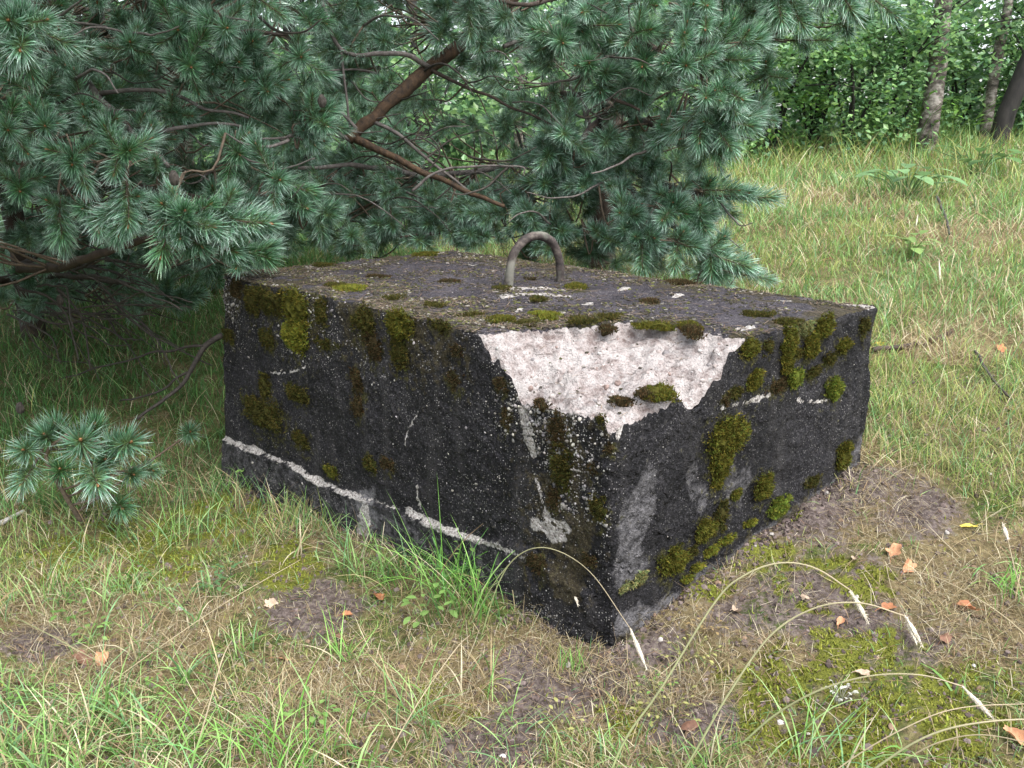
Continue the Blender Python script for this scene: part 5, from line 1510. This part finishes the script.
def build_soil_litter():
    """bits of bark, soil crumbs, short needles on the bare ground"""
    rng = np.random.default_rng(404)
    P, r = sample_polar(16000, 1.3, 4.0, rng=rng)
    n = len(P)
    V0, F0 = ICO0
    sz = 0.0018 + 0.0085 * rng.random(n) ** 4
    V = V0[None] * sz[:, None, None] * rng.uniform(0.5, 1.3, (n, 1, 3)) + P[:, None] + rng.normal(0, 0.001, (n, 12, 3))
    pal = np.array([(0.10, 0.075, 0.068), (0.16, 0.125, 0.115), (0.06, 0.044, 0.038), (0.22, 0.15, 0.10), (0.40, 0.37, 0.34)])
    C = pal[rng.choice(5, n, p=[0.36, 0.28, 0.28, 0.065, 0.015])]
    mb = MB(); mb.add(V.reshape(-1, 3), (F0[None] + 12 * np.arange(n)[:, None, None]).reshape(-1, 3), c=np.repeat(C, 12, 0))
    # dirt and straw washed up along the foot of the block
    s = rng.random(3400); side = rng.random(3400) < 0.30
    e0 = _foot[0]; e1 = np.where(side[:, None], _foot[3], _foot[1])
    q2 = e0 + (e1 - e0) * s[:, None]; nrm2 = np.where(side[:, None], NR[:2], NL[:2])
    q2 = q2 + nrm2 * (np.abs(rng.normal(0, 0.035, 3400)) - 0.012)[:, None]
    h2 = gz(q2[:, 0], q2[:, 1])
    sz2 = 0.0015 + 0.0075 * rng.random(3400) ** 4
    V = V0[None] * sz2[:, None, None] * rng.uniform(0.5, 1.3, (3400, 1, 3)) + np.c_[q2, h2 + 0.003][:, None] + rng.normal(0, 0.0015, (3400, 12, 3))
    C2 = pal[rng.choice(5, 3400, p=[0.34, 0.26, 0.33, 0.05, 0.02])] * 0.8
    mb.add(V.reshape(-1, 3), (F0[None] + 12 * np.arange(3400)[:, None, None]).reshape(-1, 3), c=np.repeat(C2, 12, 0))
    i = rng.integers(n, size=6500); m = len(i)
    a = rng.uniform(0, 6.28, m); ln = 0.005 + 0.020 * rng.random(m) ** 1.5
    d = np.stack([np.cos(a), np.sin(a), rng.normal(0, 0.15, m)], -1) * ln[:, None]; sd = np.stack([-np.sin(a), np.cos(a), 0 * a], -1) * 0.0008
    q = np.stack([P[i, 0] + rng.normal(0, 0.03, m), P[i, 1] + rng.normal(0, 0.03, m), P[i, 2] * 0], -1); q[:, 2] = gz(q[:, 0], q[:, 1]) + 0.006
    V = np.stack([q - d - sd, q - d + sd, q + d + sd, q + d - sd], 1).reshape(-1, 3)
    C = np.array([(0.17, 0.10, 0.06), (0.24, 0.18, 0.11), (0.08, 0.05, 0.035), (0.34, 0.30, 0.22)])[rng.choice(4, m, p=[0.35, 0.25, 0.25, 0.15])]
    mb.add(V, Q=np.arange(m * 4).reshape(-1, 4), c=np.repeat(C, 4, 0))
    obj('soil_litter', mb.mesh('soil_litter', bpy.data.materials['litter']), kind='stuff', label='soil crumbs, bark bits and dry needles on the ground')
build_soil_litter()

# ------------------------------------------------------------------ single plants
def tuft(u, v, n, L, label, seed, width=(0.0026, 0.0045), lean=0.28, curl=(0.4, 1.9), spread=0.02, dry=0.08, az=None, cols=FRESH):
    rng = np.random.default_rng(seed)
    P = on_ground(u, v)
    q = np.stack([rng.normal(0, spread, n), rng.normal(0, spread, n), np.zeros(n)], -1)
    q[:, 2] = gz(P[0] + q[:, 0], P[1] + q[:, 1]) - P[2]
    C = np.where((rng.random(n) < dry)[:, None], pick(rng, STRAWC, n), pick(rng, cols, n))
    a = rng.uniform(0, 6.283, n) if az is None else rng.normal(az, 0.8, n)
    V, T, C = grass_obj('x', q, rng.uniform(0.45, 1.0, n) * L, rng.uniform(*width, n), np.abs(rng.normal(lean, 0.2, n)), rng.uniform(*curl, n), C, 6, '', az=a, rng=rng)
    obj('grass_tuft', make_mesh('grass_tuft', V, T, M_GRASS, colr=C), None, label, 'grass tuft', 'larger grass tufts', loc=tuple(P))
LUSH = FRESH * 1.1 * np.array([0.88, 1.06, 0.72])
tuft(445, 592, 60, 0.42, 'lush tall grass tuft leaning against the left face of the block', 1, spread=0.045, cols=LUSH)
tuft(470, 612, 50, 0.36, 'dense green tuft in front of the tall one by the block', 2, spread=0.045, cols=LUSH)
tuft(400, 585, 30, 0.36, 'loose arching tuft left of the lush tuft by the block', 3, spread=0.04)
tuft(571, 668, 34, 0.10, 'short upright bright tuft at the near corner of the block', 4, lean=0.15, curl=(0.1, 0.7), spread=0.016, width=(0.0018, 0.003), cols=LUSH)
tuft(362, 578, 18, 0.34, 'sparse upright blades before the yellow moss at the block foot', 5, spread=0.03, lean=0.15)
tuft(242, 492, 14, 0.24, 'thin tuft at the left end of the block', 6, spread=0.025, lean=0.3)
tuft(300, 760, 60, 0.22, 'bright green tuft at the bottom edge left of the middle', 7, spread=0.07, cols=LUSH)
tuft(225, 740, 60, 0.20, 'broad low green tuft near the bottom edge', 8, spread=0.08, cols=LUSH)
tuft(345, 660, 26, 0.20, 'star-like tuft beside the bare soil patch', 9, spread=0.02, lean=0.7, curl=(0.2, 1.2), cols=LUSH)
tuft(160, 600, 24, 0.16, 'fine grass tuft in the middle of the left foreground', 10, spread=0.04, width=(0.0014, 0.0024))
tuft(240, 655, 26, 0.16, 'dark green tuft left of the bare soil patch', 11, spread=0.022)
tuft(45, 590, 20, 0.28, 'long-bladed tuft below the young pine', 12, spread=0.05)
tuft(395, 720, 40, 0.24, 'arching tuft with dry blades below the lush grass', 13, spread=0.06, dry=0.35)
tuft(480, 690, 34, 0.20, 'mostly dry tuft of straw right of the arching grass', 14, spread=0.05, dry=0.65)
tuft(820, 770, 34, 0.30, 'pale green tuft at the bottom edge right of the middle', 15, spread=0.05, lean=0.5, az=0.3)
tuft(610, 768, 26, 0.16, 'small tuft at the bottom edge below the block corner', 16, spread=0.05)
tuft(700, 770, 24, 0.18, 'thin grass tuft at the foot of the long bent stalks', 17, spread=0.025, dry=0.2)
tuft(1010, 590, 60, 0.14, 'bright green tuft at the right picture edge', 18, spread=0.04, cols=LUSH)
tuft(850, 500, 30, 0.12, 'dry straw tuft near the right end of the block', 19, spread=0.06, dry=0.9, lean=0.9)
tuft(200, 478, 110, 0.16, 'matted brown straw tussock by the left end of the block', 20, spread=0.07, dry=1.0, lean=1.0, curl=(0.1, 1.0))
tuft(155, 480, 26, 0.22, 'green tuft between the young pine and the block', 21, spread=0.05)
tuft(520, 745, 30, 0.20, 'leaning green blades at the bottom edge before the block', 22, spread=0.05, lean=0.6)
tuft(60, 745, 44, 0.22, 'green tuft in the bottom corner on the left', 23, spread=0.09)
tuft(890, 440, 40, 0.14, 'tuft hugging the far right corner of the block', 24, spread=0.05, dry=0.3)

M_SEED = bark_mat('seed_head', (0.38, 0.32, 0.23), (0.68, 0.62, 0.52), 300.0, 1.0, 0.4)
def stalk(px, lift, label, seed, head=True, r=0.0021, dry=False):
    """a bent flowering stalk: pixels from the root to the tip; the tip hangs above the ground by about `lift` of its distance"""
    rng = np.random.default_rng(seed)
    px = np.array(px, float)
    B = on_ground(px[0, 0], min(px[0, 1], 767.0) if px[0, 1] < 900 else px[0, 1])
    dist0 = np.linalg.norm(B - CAM)
    s = np.linspace(0, 1, len(px))
    Gp = on_ground(px[:, 0], px[:, 1])
    dg = np.linalg.norm(Gp - CAM, axis=1)
    f = 1 - lift * np.sin(np.clip(s * 1.25, 0, 1) * math.pi / 2)
    # stay in front of the block as well
    d = np.minimum(dg, np.interp(s, [0, 1], [dg[0], dg.min() + 0.25])) * f
    K = CAM + unit(ray(px[:, 0], px[:, 1])) * d[:, None]
    root = obj('grass_stalk', None, label=label, cat='grass stalk', group='bent grass stalks', loc=tuple(K[0]))
    nh = 3 if head else 0
    body = K[:len(K) - 1] if head else K
    S = spline(body, 40) - K[0]
    gcol = np.array((0.42, 0.36, 0.22)) if dry else np.array((0.26, 0.31, 0.13))
    tcol = np.array((0.46, 0.38, 0.26))
    v, t, q = tube(S, np.linspace(r, r * 0.55, 40), 6)
    w = np.repeat(np.linspace(0, 1, 40), 6); w = np.append(w, [0, 1])[:, None]
    mb = MB(); mb.add(v, t, q, c=gcol * (1 - w) + tcol * w)
    obj('stem', mb.mesh('stalk_stem', M_GRASS, True), root)
    if head:
        H = spline(K[-2:], 26) - K[0]
        mb = MB()
        v, t, q = tube(H, 0.0010 + 0.0046 * np.sin(np.linspace(0.1, math.pi, 26)) ** 1.3, 7, wob=0.35, seed=seed); mb.add(v, t, q)
        ax = unit(H[-1] - H[0])
        for k in range(170):
            c = H[min(25, max(1, int(rng.normal(12, 5.5))))]
            dv = unit(ax * 0.9 + rng.normal(0, 0.45, 3)) * rng.uniform(0.006, 0.012)
            sd = unit(np.cross(dv, rng.normal(size=3))) * 0.0012
            o_ = unit(rng.normal(size=3)) * 0.003
            mb.add(np.array([c + o_ - sd, c + o_ + sd, c + o_ + dv]), [[0, 1, 2]])
        obj('seed_head', mb.mesh('seed_head', M_SEED), root)
stalk([(600, 800), (625, 740), (660, 690), (715, 602), (745, 575), (780, 563), (815, 568), (850, 590), (869, 624)], 0.10, 'long bent stalk whose seed head droops above the moss patch beside the block', 1, r=0.0030)
stalk([(665, 800), (695, 752), (728, 695), (770, 636), (815, 608), (860, 603), (905, 616), (923, 647)], 0.10, 'middle one of the three long arching stalks in front of the soil patch', 2, r=0.0030)
stalk([(735, 750), (775, 715), (820, 690), (870, 676), (920, 675), (962, 686), (994, 720)], 0.10, 'lowest of the three arching stalks with a thick pale seed head', 3, r=0.0028)
stalk([(480, 640), (500, 580), (522, 553), (552, 549), (590, 572), (630, 628), (647, 670)], 0.10, 'bent stalk arching across the near corner of the block', 4, r=0.0020)
stalk([(470, 625), (500, 575), (530, 549), (556, 558), (571, 582), (578, 606)], 0.09, 'short drooping stalk in front of the dark lower left face', 5, r=0.0017)
stalk([(840, 800), (880, 765), (930, 735), (985, 722), (1060, 718)], 0.08, 'green stalk sweeping to the right along the bottom edge', 6, head=False, r=0.0030)
stalk([(800, 800), (850, 760), (905, 728), (960, 708), (1050, 703)], 0.08, 'thin reddish stalk sweeping right above the bottom edge', 7, head=False, r=0.0018, dry=True)
stalk([(900, 762), (940, 742), (985, 735), (1050, 748)], 0.06, 'pale stalk at the bottom right edge', 8, head=False, r=0.0018, dry=True)
stalk([(1040, 660), (1020, 630), (980, 600), (935, 577), (890, 566)], 0.03, 'straight dry stem lying over the soil on the right', 9, head=False, r=0.0019, dry=True)
stalk([(1030, 620), (1015, 570), (1008, 540), (1003, 524)], 0.06, 'pale seed head standing at the right edge above the soil', 10, r=0.0018, dry=True)
stalk([(885, 560), (892, 590), (905, 615), (917, 645)], 0.02, 'small pale seed head hanging over the orange leaves', 11, r=0.0016, dry=True)
stalk([(941, 296), (940, 280), (939, 260)], 0.02, 'single white seed head standing in the meadow below the leafy plant', 16, r=0.0026, dry=True)
stalk([(914, 236), (916, 226), (918, 214)], 0.02, 'small white seed head in the meadow below the broad-leaved plant', 17, r=0.0026, dry=True)
stalk([(190, 770), (205, 720), (222, 660), (232, 640)], 0.08, 'straight straw-coloured stem in the left foreground', 12, head=False, r=0.0022, dry=True)
stalk([(0, 610), (50, 635), (110, 668), (150, 690)], 0.04, 'long pale blade slanting across the left foreground', 13, head=False, r=0.0020)
stalk([(100, 690), (170, 640), (230, 600), (300, 560)], 0.05, 'pale straw crossing the left foreground upward', 14, head=False, r=0.0017, dry=True)
stalk([(380, 768), (420, 700), (455, 650), (470, 635)], 0.06, 'straw stem leaning right below the lush tuft', 15, head=False, r=0.0019, dry=True)

# fallen leaves
M_DEADLEAF = leafy_mat('dead_leaf', rough=0.7, trans=0.15, var=0.3, spec=0.25, scale=60.0)
def fallen_leaf(u, v, size, c, label, seed, lobed=True):
    rng = np.random.default_rng(seed)
    P = on_ground(u, v); size = size * 1.25
    n = 22
    a = np.linspace(0, 2 * math.pi, n, endpoint=False)
    r = 0.40 + (0.045 * np.cos(5 * a + 0.4) + 0.04 * np.cos(3 * a + seed) if lobed else 0.03 * np.cos(9 * a)) + rng.normal(0, 0.035, n)
    x = np.cos(a) * r * 1.35; y = np.sin(a) * r * 0.85
    ring2 = np.stack([x, y], -1); ring1 = ring2 * 0.5
    XY = np.concatenate([[[0, 0]], ring1, ring2]) * size
    curl = rng.uniform(2, 7)
    Z = curl * (XY[:, 1] ** 2) * rng.choice([1, 1, -0.4]) / size * 0.35 + 0.10 * size * noise3(np.c_[XY / size, np.zeros(len(XY))], 2.5, seed) + 0.012
    V = np.c_[XY, Z]
    j = np.arange(n); j2 = (j + 1) % n
    T = np.stack([j * 0, 1 + j, 1 + j2], -1)
    Q = np.stack([1 + j, 1 + n + j, 1 + n + j2, 1 + j2], -1)
    mb = MB(); mb.add(V, T, Q, c=np.array(c) * rng.uniform(0.85, 1.15))
    st = spline([[0.5 * size, 0, 0.012], [0.75 * size, 0.03 * size, 0.014], [1.0 * size, 0.1 * size, 0.01]], 6)
    v_, t_, q_ = tube(st, 0.0010, 4); mb.add(v_, t_, q_, c=np.array(c) * 0.7)
    o = obj('fallen_leaf', mb.mesh('fallen_leaf', M_DEADLEAF, True), None, label, 'leaf', 'fallen leaves', loc=tuple(P))
    o.rotation_euler = (rng.normal(0, 0.25), rng.normal(0, 0.25), rng.uniform(0, 6.28))
ORG, ORB, BRN, PALE, YEL = (0.46, 0.235, 0.13), (0.36, 0.155, 0.075), (0.17, 0.09, 0.06), (0.46, 0.35, 0.26), (0.55, 0.45, 0.09)
for k, (u, v, s, c, lab) in enumerate([
        (895, 554, 0.050, ORG, 'salmon-orange leaf, upper one of the pair right of the block'), (905, 568, 0.042, ORG, 'orange leaf just below another on the soil right of the block'), (856, 562, 0.028, PALE, 'small pale leaf at the edge of the moss patch'),
        (887, 611, 0.034, ORB, 'orange leaf behind the drooping seed head'), (841, 625, 0.026, ORG, 'small orange leaf on moss left of the seed heads'), (966, 611, 0.040, ORB, 'dark orange lobed leaf near the right edge'), (736, 615, 0.032, PALE, 'pinkish leaf lying on soil close to the block foot'),
        (805, 600, 0.022, PALE, 'tiny pale leaf below the moss patch'), (1014, 740, 0.040, ORG, 'orange leaf at the bottom right corner'), (969, 530, 0.036, YEL, 'yellow leaf on the soil near the right edge'), (862, 676, 0.026, PALE, 'mauve-pale leaf under the lowest arching stalk'), (690, 728, 0.034, BRN, 'brown leaf at the foot of the long stalks'),
        (104, 662, 0.046, ORG, 'orange-tan leaf in the left foreground'), (82, 664, 0.050, BRN, 'rust-brown curled leaf beside the orange one on the left'), (377, 600, 0.050, ORB, 'orange-brown leaf below the lush tuft'), (272, 606, 0.040, PALE, 'tan leaf above the bare soil patch'), (281, 664, 0.034, ORG, 'peach-coloured leaf below the bare soil patch'), (347, 617, 0.024, ORB, 'small red-brown leaf on the bare soil patch'),
        (913, 207, 0.10, PALE, 'ochre leaf in the meadow below the broad-leaved plant'), (873, 209, 0.09, YEL, 'yellowish leaf in the meadow left of the ochre one'), (891, 219, 0.09, PALE, 'pale leaf in the meadow between grass tufts'), (828, 262, 0.06, ORG, 'orange leaf in the meadow behind the block'), (1000, 350, 0.05, ORB, 'brownish leaf in the meadow at the right edge'), (880, 345, 0.035, YEL, 'yellow leaf touching the far right corner of the block'),
        (945, 640, 0.030, BRN, 'brown curled leaf on the soil under the dry stem'), (340, 640, 0.03, BRN, 'brown leaf in the middle of the bare soil patch'), (1010, 410, 0.04, BRN, 'brown leaf in the grass by the right edge'), (20, 690, 0.04, BRN, 'brown leaf at the left edge of the foreground')]):
    fallen_leaf(u, v, s, c, lab, 500 + k, lobed=k % 3 != 2)

# small herbs
M_HERB = leafy_mat('herb_leaf', rough=0.5, trans=0.3, var=0.15, spec=0.35, scale=20.0)
def herb(u, v, n, size, h, c, label, seed, spread=0.05, name='herb', round_=0.32, cat='plant', group='low leafy plants'):
    rng = np.random.default_rng(seed)
    P = on_ground(u, v)
    root = obj(name, None, label=label, cat=cat, group=group, loc=tuple(P))
    st = MB()
    for k in range(n):
        a = 2.4 * k + rng.normal(0, 0.3); R = spread * math.sqrt((k + 0.6) / n)
        z = h * rng.uniform(0.45, 1.0)
        e = np.array([math.cos(a) * R, math.sin(a) * R, z])
        g = np.array([e[0] * 0.2, e[1] * 0.2, -0.01])
        K = spline([g, (g + e) / 2 + [0, 0, h * 0.2], e], 7)
        v_, t_, q_ = tube(K, max(0.0007, size * 0.022), 4); st.add(v_, t_, q_, c=np.array(c) * 0.8)
        L = size * rng.uniform(0.7, 1.15)
        m = 5
        s = np.linspace(0, 1, m)
        w = L * round_ * np.sin(np.clip(s * 0.92 + 0.06, 0, 1) * math.pi) ** 0.8
        X = s * L; Z = -0.25 * L * s ** 2
        V = np.concatenate([np.c_[X, w, Z + 0.10 * w], np.c_[X, -w, Z + 0.10 * w], np.c_[X, 0 * w, Z]])
        Q = [[i, i + 1, 2 * m + i + 1, 2 * m + i] for i in range(m - 1)] + [[m + i + 1, m + i, 2 * m + i, 2 * m + i + 1] for i in range(m - 1)]
        az = a + rng.normal(0, 0.4); el = rng.uniform(-0.1, 0.5)
        Rz = np.array([[math.cos(az), -math.sin(az), 0], [math.sin(az), math.cos(az), 0], [0, 0, 1]])
        Ry = np.array([[math.cos(el), 0, -math.sin(el)], [0, 1, 0], [math.sin(el), 0, math.cos(el)]])
        mb = MB(); mb.add(V @ (Rz @ Ry).T + e, Q=Q, c=np.array(c) * rng.uniform(0.75, 1.25))
        obj('leaf', mb.mesh('herb_leaf', M_HERB, True), root)
    obj('stem', st.mesh('herb_stem', M_HERB, True), root)
G1, G2, G3, GY = (0.13, 0.24, 0.06), (0.10, 0.20, 0.08), (0.17, 0.28, 0.08), (0.28, 0.28, 0.10)
for k, a in enumerate([
        (212, 592, 16, 0.022, 0.06, G2, 'cluster of small clover-like leaves in the left foreground', 0.055), (228, 580, 10, 0.02, 0.07, G2, 'small bluish clover beside the larger clover cluster', 0.04), (72, 622, 12, 0.024, 0.05, G1, 'small bright leafy weed near the left edge', 0.05),
        (95, 640, 12, 0.022, 0.05, G3, 'small weed just right of the leafy weed near the left edge', 0.045), (430, 622, 18, 0.030, 0.09, G3, 'broad light-green leaves at the foot of the lush tuft', 0.08), (470, 585, 12, 0.022, 0.16, G3, 'feathery weed standing in the lush tuft by the block', 0.05),
        (248, 482, 8, 0.026, 0.07, G3, 'seedling at the left foot of the block', 0.03), (125, 545, 16, 0.016, 0.04, GY, 'yellowish low herb below the young pine', 0.08), (160, 555, 16, 0.016, 0.04, GY, 'yellowish creeping herb between young pine and block', 0.09), (200, 530, 16, 0.014, 0.04, G1, 'low green creeping herb left of the block', 0.08),
        (690, 660, 26, 0.012, 0.05, GY, 'pale yellow-green stonecrop-like herb near the block corner', 0.09), (665, 715, 30, 0.013, 0.05, GY, 'pale straw-green herb beside the long stalk roots', 0.10), (705, 635, 18, 0.012, 0.06, (0.30, 0.22, 0.10), 'tan dry herb between block corner and pink leaf', 0.06), (655, 690, 14, 0.012, 0.04, G1, 'little green herb on soil below the block corner', 0.05),
        (560, 720, 14, 0.014, 0.03, GY, 'low yellow herb before the short bright tuft', 0.06), (310, 720, 16, 0.02, 0.05, G3, 'light-green leafy sprout near the bottom edge', 0.07), (150, 700, 16, 0.016, 0.04, G1, 'green sprout in the lower left foreground', 0.07), (30, 700, 14, 0.018, 0.04, G1, 'green sprout at the lower left edge', 0.06)]):
    herb(*a[:7], 700 + k, spread=a[7])
herb(839, 704, 22, 0.011, 0.05, (0.46, 0.46, 0.40), 'whitish lichen sprig standing on the moss at the lower right', 729, spread=0.035, name='lichen_sprig', cat='lichen')
herb(905, 196, 20, 0.22, 0.26, (0.16, 0.28, 0.12), 'low plant with broad pale leaves at the back of the meadow', 730, spread=0.34, round_=0.30, name='broad_leaved_plant')
herb(975, 176, 18, 0.22, 0.30, (0.11, 0.21, 0.07), 'broad dark-green leaves before the dark leaning trunk', 731, spread=0.36, round_=0.30, name='broad_leaved_plant')
herb(910, 258, 12, 0.13, 0.16, (0.20, 0.31, 0.09), 'single bright leafy plant standing in the meadow', 732, spread=0.09, round_=0.26, name='broad_leaved_plant')
herb(905, 152, 46, 0.16, 0.75, (0.12, 0.26, 0.04), 'fern-like bright green plant at the foot of the thick birch', 733, spread=0.75, round_=0.14, name='fern')
herb(950, 150, 40, 0.16, 0.7, (0.13, 0.26, 0.045), 'fern between the birch and the dark trunk', 734, spread=0.7, round_=0.14, name='fern')

# pale bits: quartz stones, bark, a twig with lichen
for k, (u, v, s, lab) in enumerate([(220, 656, 0.012, 'small white pebble left of the bare soil patch'), (180, 609, 0.017, 'whitish stone chip in the left foreground'), (132, 762, 0.014, 'white pebble at the bottom left edge'), (303, 693, 0.010, 'white pebble below the bare soil patch'), (502, 757, 0.014, 'white pebble at the bottom edge below the block'),
                                    (259, 608, 0.008, 'tiny white pebble above the bare soil patch'), (974, 666, 0.010, 'pale pebble on soil at the right'), (990, 474, 0.012, 'pale pebble in grass at the right'), (516, 703, 0.010, 'grey pebble on soil before the block'), (707, 680, 0.009, 'white pebble beside the long stalk')]):
    g = 0.42; s = s * 0.7
    stone('pebble', on_ground(u, v) + [0, 0, s * 0.1], s, (g, g * 0.96, g * 0.9), lab, 'pebble', 40 + k, group='pale pebbles')

def stick(px, r0, r1, mat, label, seed, lift=0.01):
    px = np.array(px, float)
    K = on_ground(px[:, 0], px[:, 1]) + [0, 0, lift]
    S = spline(K, 24); S = S + 0.006 * np.stack([noise3(S, 14, seed + c) for c in range(3)], -1)
    v, t, q = tube(S - K[0], np.linspace(r0, r1, 24), 7, wob=0.2, seed=seed)
    mb = MB(); mb.add(v, t, q)
    obj('stick', mb.mesh('stick', mat, True), None, label, 'stick', 'fallen sticks', loc=tuple(K[0]))
M_PALESTICK = bark_mat('pale_stick', (0.22, 0.20, 0.18), (0.62, 0.60, 0.56), 60.0, 1.0, 0.5)
stick([(-8, 529), (8, 522), (24, 513)], 0.012, 0.008, M_PALESTICK, 'lichen-white broken stick at the left edge below the young pine', 1)
stick([(872, 354), (905, 350), (925, 347)], 0.013, 0.010, M_BARK, 'dark stick lying in grass at the far right corner of the block', 2, 0.02)
stick([(928, 346), (940, 341), (952, 334)], 0.018, 0.012, M_BARKR, 'reddish-brown stick end in the grass right of the block', 3, 0.02)
stick([(975, 358), (990, 385), (1015, 410)], 0.007, 0.004, M_DEAD, 'thin dark twig in the grass at the right edge', 4, 0.03)
stick([(936, 206), (944, 228), (948, 246)], 0.012, 0.007, M_DEAD, 'dark curved twig standing in the meadow', 5, 0.08)
stick([(952, 605), (975, 618), (998, 615)], 0.004, 0.003, M_BARKR, 'reddish twig on the soil near the right edge', 6, 0.008)
